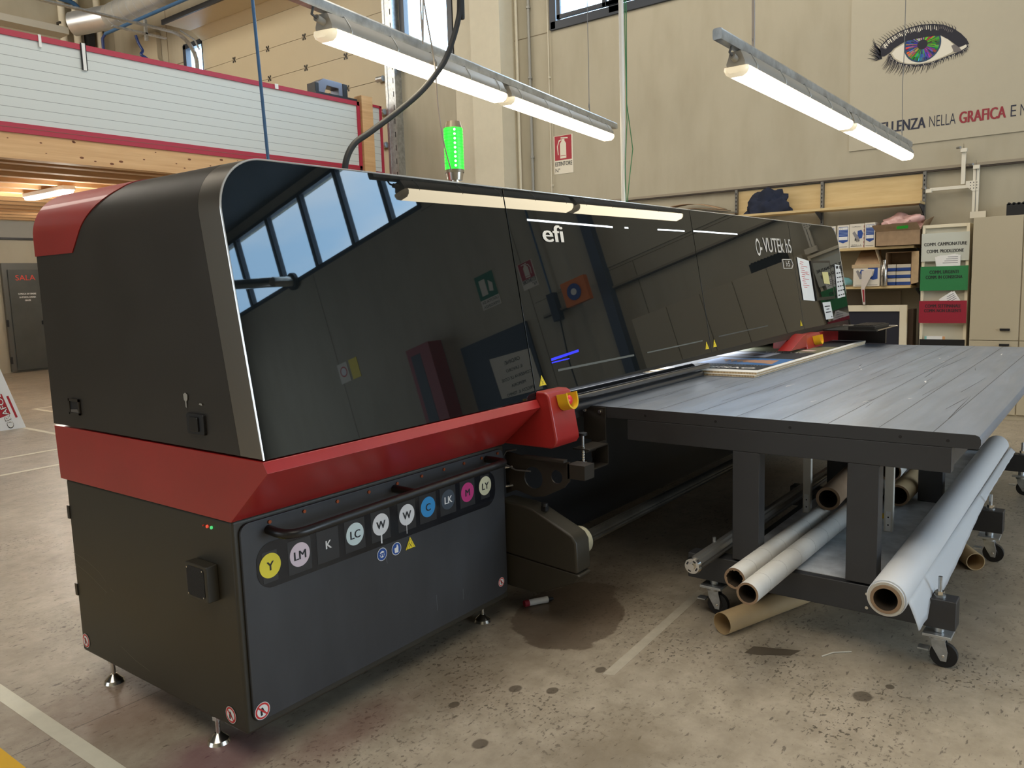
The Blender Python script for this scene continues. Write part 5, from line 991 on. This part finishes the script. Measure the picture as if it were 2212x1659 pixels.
# under-mezzanine wall with the dark door
b = B(); b.box(-3, XW, 16.86, 16.99, 2.9, 3.24, mat('grey_lintel', s2l(150, 146, 136), .6)); b.box(-3, XW, 16.84, 16.99, 2.86, 2.90, black); struct(b.out('trim_8'))
dg = mat('dark_door', s2l(78, 80, 76), .35, noise=.15, nscale=2)
b = B(); b.box(5.78, 7.6, 16.90, 16.99, .03, 2.36, mat('door_frame_dark', s2l(92, 92, 86), .4)); d1 = b.out('door_1'); struct(d1)
b = B(); b.box(5.88, 6.52, 16.86, 16.90, .05, 2.22, dg); lf = b.out('door_leaf', d1, bev=.004)
b = T(); b.text('SALA', (6.01, 16.858, 1.99), XN, ZN, .12, mat('sala_red', s2l(225, 70, 55), .5), width=.40, depth=.001)
for k, s_ in enumerate(('SI PREGA DI TENERE', 'LA PORTA CHIUSA', 'GRAZIE')): b.text(s_, (6.22, 16.858, 1.68-.07*k), XN, ZN, .035, inkwht, width=(.36, .33, .12)[k], align='CENTER', depth=.001, bold=.03)
b.out('lettering', lf)
b = B(); b.box(6.46, 6.50, 16.83, 16.86, 1.02, 1.10, black); b.out('door_handle', d1); b = B(); b.box(5.76, 5.80, 16.87, 16.90, 1.0, 1.15, black); b.box(5.76, 5.80, 16.87, 16.90, .2, .35, black); b.out('hinge', d1)
# ------------------------------------------------------------------ sectional gate
gm = mat('gate_panel', s2l(186, 174, 146), .55, noise=.03, nscale=2); gj = mat('gate_joint', s2l(80, 72, 60), .7); hw = mat('gate_hinge', s2l(60, 58, 55), .4, metal=.4)
t = thing('sectional_gate', 'large beige sectional gate in the far wall bending in under the ceiling', 'gate', (8.7, 10.6, 0)); zs = [0, .55, 1.1, 1.65, 2.2, 2.75, 3.3, 3.85, 4.02, 4.57, 5.12, 5.67, 6.22, 6.78]
zs = [5.67-.55*k for k in range(11)][::-1]+[6.22, 6.80]
for z0, z1 in zip(zs, zs[1:]):
    z0 = max(z0, 0.0); b = B(); b.box(XW-.04, XW+.01, 7.97, 13.38, z0+.004, z1-.004, gm); b.out('gate_section', t)
b = B(); b.box(XW-.025, XW-.005, 7.98, 13.37, 0, 6.86, gj); b.out('joint_seal', t)
b = B(); b.prism([(XW-.04, 7.97, 6.80), (XW-.30, 7.97, 6.97), (XW-.31, 7.97, 7.01), (XW-.02, 7.97, 6.84)], (0, 5.41, 0), gm); b.out('gate_section', t)
b = B(); b.box(7.87, 8.45, 7.97, 13.38, 6.95, 7.0, gm); b.out('gate_section', t)
b = B(); b.box(7.83, 7.87, 7.97, 13.38, 6.93, 7.02, black); b.out('edge_seal', t)
for z in zs[1:-1]:
    for y in (9.0, 10.1, 11.2, 12.3):
        b = B(); 
        for dy in (-.04, .02):
            for dz in (-.05, .02): b.box(XW-.048, XW-.04, y+dy, y+dy+.03, z+dz, z+dz+.035, hw)
        b.box(XW-.05, XW-.04, y-.015, y+.015, z-.02, z+.03, hw); b.out('hinge', t)
for z in (5.12, 4.57, 4.02, 5.67):
    b = B(); b.cyl((XW-.10, 8.03, z), (XW-.10, 8.18, z), .05, galv, 14); b.box(XW-.10, XW-.04, 8.1, 8.16, z-.04, z+.04, galv); b.out('track_roller', t)
# tracks
def track(y0, y1, label, xh):
    tt = thing('gate_track', label, 'rail', (8.6, y0, 0), 'galvanised tracks of the sectional gate'); b = B(); P = [(XW-.10, 0), (XW-.10, 6.35)]+[(XW-.10-.55*(1-math.cos(a*math.pi/16)), 6.35+.55*math.sin(a*math.pi/16)) for a in range(1, 9)]+[(xh, 6.93)]
    for (xa, za), (xb, zb) in zip(P, P[1:]):
        d = Vector((xb-xa, 0, zb-za)).normalized(); nn = Vector((-d.z, 0, d.x))*.03
        b.prism([(xa, y0, za), (xb, y0, zb), (xb+nn.x, y0, zb+nn.z), (xa+nn.x, y0, za+nn.z)], (0, y1-y0, 0), galv)
    b.out('curved_rail', tt); return tt
tr1 = track(7.80, 7.90, 'right galvanised track of the gate, beside the tall window', -2.0); b = B(); b.box(XW-.16, XW-.0, 7.70, 7.79, 0, 7.2, galv); b.box(XW-.14, XW, 7.90, 7.95, 0, 7.0, galv)
z = 3.0
while z < 7: b.box(XW-.162, XW-.159, 7.735, 7.75, z, z+.09, slot); z += .22
b.out('jamb_angle', tr1)
tr2 = track(13.45, 13.55, 'left galvanised track of the gate, curving in under the ceiling', -2.0); b = B(); b.box(7.55, 7.60, 13.5, 13.56, 6.6, 7.0, galv); b.box(6.9, 8.0, 13.5, 13.58, 6.72, 6.75, galv); b.tube([(8.3, 13.5, 6.95), (8.55, 13.4, 6.8), (8.62, 13.35, 6.6)], .02, galv, 8); b.out('track_bracket', tr2)
# spiral duct and pipes
b = B(); dm = mat('spiral_duct', (.62, .63, .63), .35, metal=.75, noise=.08, nscale=3); b.cyl((7.75, 5.5, 7.45), (7.75, 15.2, 7.45), .24, dm, 28)
yy = 5.7
while yy < 15: b.cyl((7.75, yy, 7.45), (7.75, yy+.015, 7.45), .247, dm, 28); yy += .28
b.cyl((7.75, 15.2, 7.45), (7.3, 15.9, 7.35), .24, dm, 28); b.box(1.0, 7.2, 15.9, 16.3, 7.12, 7.26, mat('duct_flat', s2l(178, 174, 160), .5)); tag(b.out('air_duct', smooth=40), 'shiny galvanised spiral air duct under the ceiling', 'duct')
b = B(); b.cyl((7.62, 6, 7.08), (7.62, 15.2, 7.08), .035, blupipe, 12); b.tube([(7.62, 15.2, 7.08), (7.6, 15.3, 7.0), (7.6, 15.3, 6.2)], .03, mat('blue_dark', s2l(30, 50, 100), .4), 10); tag(b.out('air_line', smooth=50), 'blue compressed air line running under the spiral duct', 'pipe')
cable([(7.95, 14.6, 7.0), (8.0, 14.6, 6.85), (8.05, 14.55, 6.7), (7.98, 14.5, 6.6), (8.1, 14.45, 6.5), (8.05, 14.4, 6.3)], .028, mat('blue_dark'), 'blue_hose', 'dark blue knotted hose hanging below the duct', 'hose')
cable([(6.9, 16.7, 8.2), (7.3, 16.7, 8.1), (7.75, 16.7, 8.05), (7.9, 16.7, 7.8), (7.9, 16.7, 7.5)], .05, blupipe, 'blue_pipe', 'blue pipe elbow high on the side wall', 'pipe')
cable([(8.3, 14.2, 6.20), (8.45, 13.9, 6.22), (8.5, 13.75, 6.15)], .035, mat('blue_dark'), 'blue_fitting', 'dark blue fitting visible just above the red trim', 'pipe')
for x, lb in ((7.55, 'leftmost cream pipe on the side wall'), (7.85, 'second cream pipe on the side wall'), (8.35, 'third cream pipe, next to the room corner')):
    b = B(); b.cyl((x, 16.88, 3.5), (x, 16.9, 9.8), .075, mat('pillar_paint'), 16)
    for z in (6.6, 7.6): b.box(x-.09, x+.09, 16.84, 16.99, z, z+.05, hw)
    tag(b.out('wall_pipe', smooth=40), lb, 'pipe', 'cream pipes on the side wall')
b = B(); b.box(8.05, 8.2, 16.8, 16.99, 7.25, 7.7, slot); tag(b.out('black_bracket'), 'black bracket between the cream pipes on the side wall', 'bracket')
b = B(); b.prism([(XW-.01, y, z) for y, z in ((14.85, 5.5), (14.85, 6.6), (15.0, 6.75), (15.0, 7.3), (15.7, 7.3), (15.7, 5.5))], (-.10, 0, 0), beige); tag(b.out('wall_box'), 'beige boxed-in duct on the far wall beside the gate', 'duct')
b = T()
for z in (6.52,): b.face([(XW-.003, 14.15, z), (XW-.003, 14.75, z), (XW-.003, 14.75, z+.02), (XW-.003, 14.15, z+.02)], seam)
b.face([(XW-.003, 14.74, 5), (XW-.003, 14.76, 5), (XW-.003, 14.76, 8.5), (XW-.003, 14.74, 8.5)], seam); b.face([(0, 16.997, 6.45), (8.7, 16.997, 6.45), (8.7, 16.997, 6.465), (0, 16.997, 6.465)], seam); struct(b.out('trim_9'))
# surveillance camera at the top left
t = thing('ceiling_camera', 'white and blue cylindrical device hanging in the top left corner', 'camera', (4.87, 13.0, 6.9)); c0 = Vector((4.87, 13.0, 6.78)); b = B(); b.cyl(c0+Vector((0, 0, .10)), c0+Vector((0, 0, .6)), .07, white, 16); b.out('body', t); b = B(); b.cyl(c0+Vector((0, 0, .03)), c0+Vector((0, 0, .10)), .085, mat('blue_dark'), 16); b.out('collar', t); b = B(); b.cyl(c0-Vector((-.02, 0, .08)), c0+Vector((0, 0, .03)), .05, white, 16, r1=.06); b.out('lens_head', t)
b = B(); b.prism([(5.25, 12.9, 6.75), (5.45, 12.9, 6.80), (5.50, 12.9, 6.86), (5.25, 12.9, 6.87)], (0, .15, 0), galv); tag(b.out('metal_bracket'), 'small galvanised bracket near the upper left corner', 'bracket')
# ------------------------------------------------------------------ floor markings and small things on the floor
tape = mat('white_tape', s2l(215, 210, 190), .6, noise=.08, nscale=8); ytape = mat('yellow_tape', s2l(230, 180, 30), .6); worn = mat('worn_tape', s2l(178, 170, 152), .7, noise=.12, nscale=10)
def ftape(x0, x1, y0, y1, m, label, h=.0012):
    b = B(); b.box(x0, x1, y0, y1, .0002, h, m); return tag(b.out('floor_tape', smooth=0), label, 'tape', 'tape lines on the floor')
ftape(-.304, -.243, -2.2, 6.0, tape, 'wide cream tape line on the floor left of the printer'); ftape(-.62, -.443, -2.2, 3.0, ytape, 'yellow floor tape in the lower left corner')
ftape(2.68, 2.74, 6.73, 9.5, tape, 'white floor line starting at the leaning carton'); ftape(-2, 6, 6.67, 6.73, tape, 'white floor line further back on the left'); ftape(-2, 6, 5.82, 5.88, tape, 'nearer white floor line on the left')
ftape(3.5, 3.56, 9.7, 10.33, tape, 'short white floor mark behind the carton'); ftape(3.5, 6, 10.3, 10.36, tape, 'farthest white floor line')
b = B(); b.prism([(1.24, -.69, .0002), (2.25, -.635, .0002), (2.27, -.59, .0002), (1.22, -.645, .0002)], (0, 0, .0006), worn); tag(b.out('floor_tape', smooth=0), 'faint worn tape line running under the table castor', 'tape', 'tape lines on the floor')
b = B(); b.prism([(1.80, -1.06, .0002), (1.87, -1.24, .0002), (1.80, -1.22, .0002), (1.73, -1.10, .0002), (1.72, -1.05, .0002)][::-1], (0, 0, .0008), mat('grey_tape', s2l(92, 82, 68), .6)); tag(b.out('tape_patch', smooth=0), 'piece of dark grey tape stuck on the floor', 'tape')
b = B(); b.tube([(1.86, -1.33, .003), (1.92, -1.36, .004), (1.97, -1.42, .003)], .003, mat('scrap_pale', s2l(200, 195, 180), .6), 6); tag(b.out('paper_scrap'), 'thin pale curved scrap on the floor under the table', 'scrap')
b = B(); b.tube([(.66, -1.40, .003), (.70, -1.43, .003), (.735, -1.41, .003)], .003, mat('scrap_pale'), 6); tag(b.out('paper_scrap'), 'small pale scrap at the bottom right of the floor', 'scrap')
b = B(); b.box(3.02, 3.06, -1.32, -1.26, .296, .312, yellow); tag(b.out('yellow_scrap'), 'tiny yellow scrap at the mouth of the beige tube', 'scrap')
# leaning printed carton
M = Matrix.Translation((2.74, 8.62, .0)) @ Matrix.Rotation(math.radians(-16), 4, 'Y'); t = thing('long_carton', 'long white carton with a red printed logo leaning at the left edge', 'box', (2.6, 8.7, 0)); b = B(); b.box(-.30, 0, 0, .30, 0.0, 1.6, mat('carton_clean', s2l(225, 228, 232), .5), M); bx = b.out('carton_body', t, bev=.004); q = T(); P = lambda u, v, d=.001: M @ Vector((-u, -d, v))
q.face([P(.30, .23), P(.10, .23), P(.10, .50), P(.30, .50)], mat('orafol_red', s2l(165, 35, 50), .5)); q.face([P(.065, .16), P(.04, .16), P(.04, .45), P(.065, .45)], mat('orafol_red')); q.text('ORAFOL', P(.115, .06, .002), (M.to_3x3() @ Vector((0, 0, 1))), (M.to_3x3() @ Vector((-1, 0, 0))), .075, inkblk, width=.46, bold=.035, depth=.0004); q.text('ORAFOL', P(.118, .066, .003), (M.to_3x3() @ Vector((0, 0, 1))), (M.to_3x3() @ Vector((-1, 0, 0))), .066, inkwht, width=.448, bold=.005, depth=.0006); q.out('logo', bx)
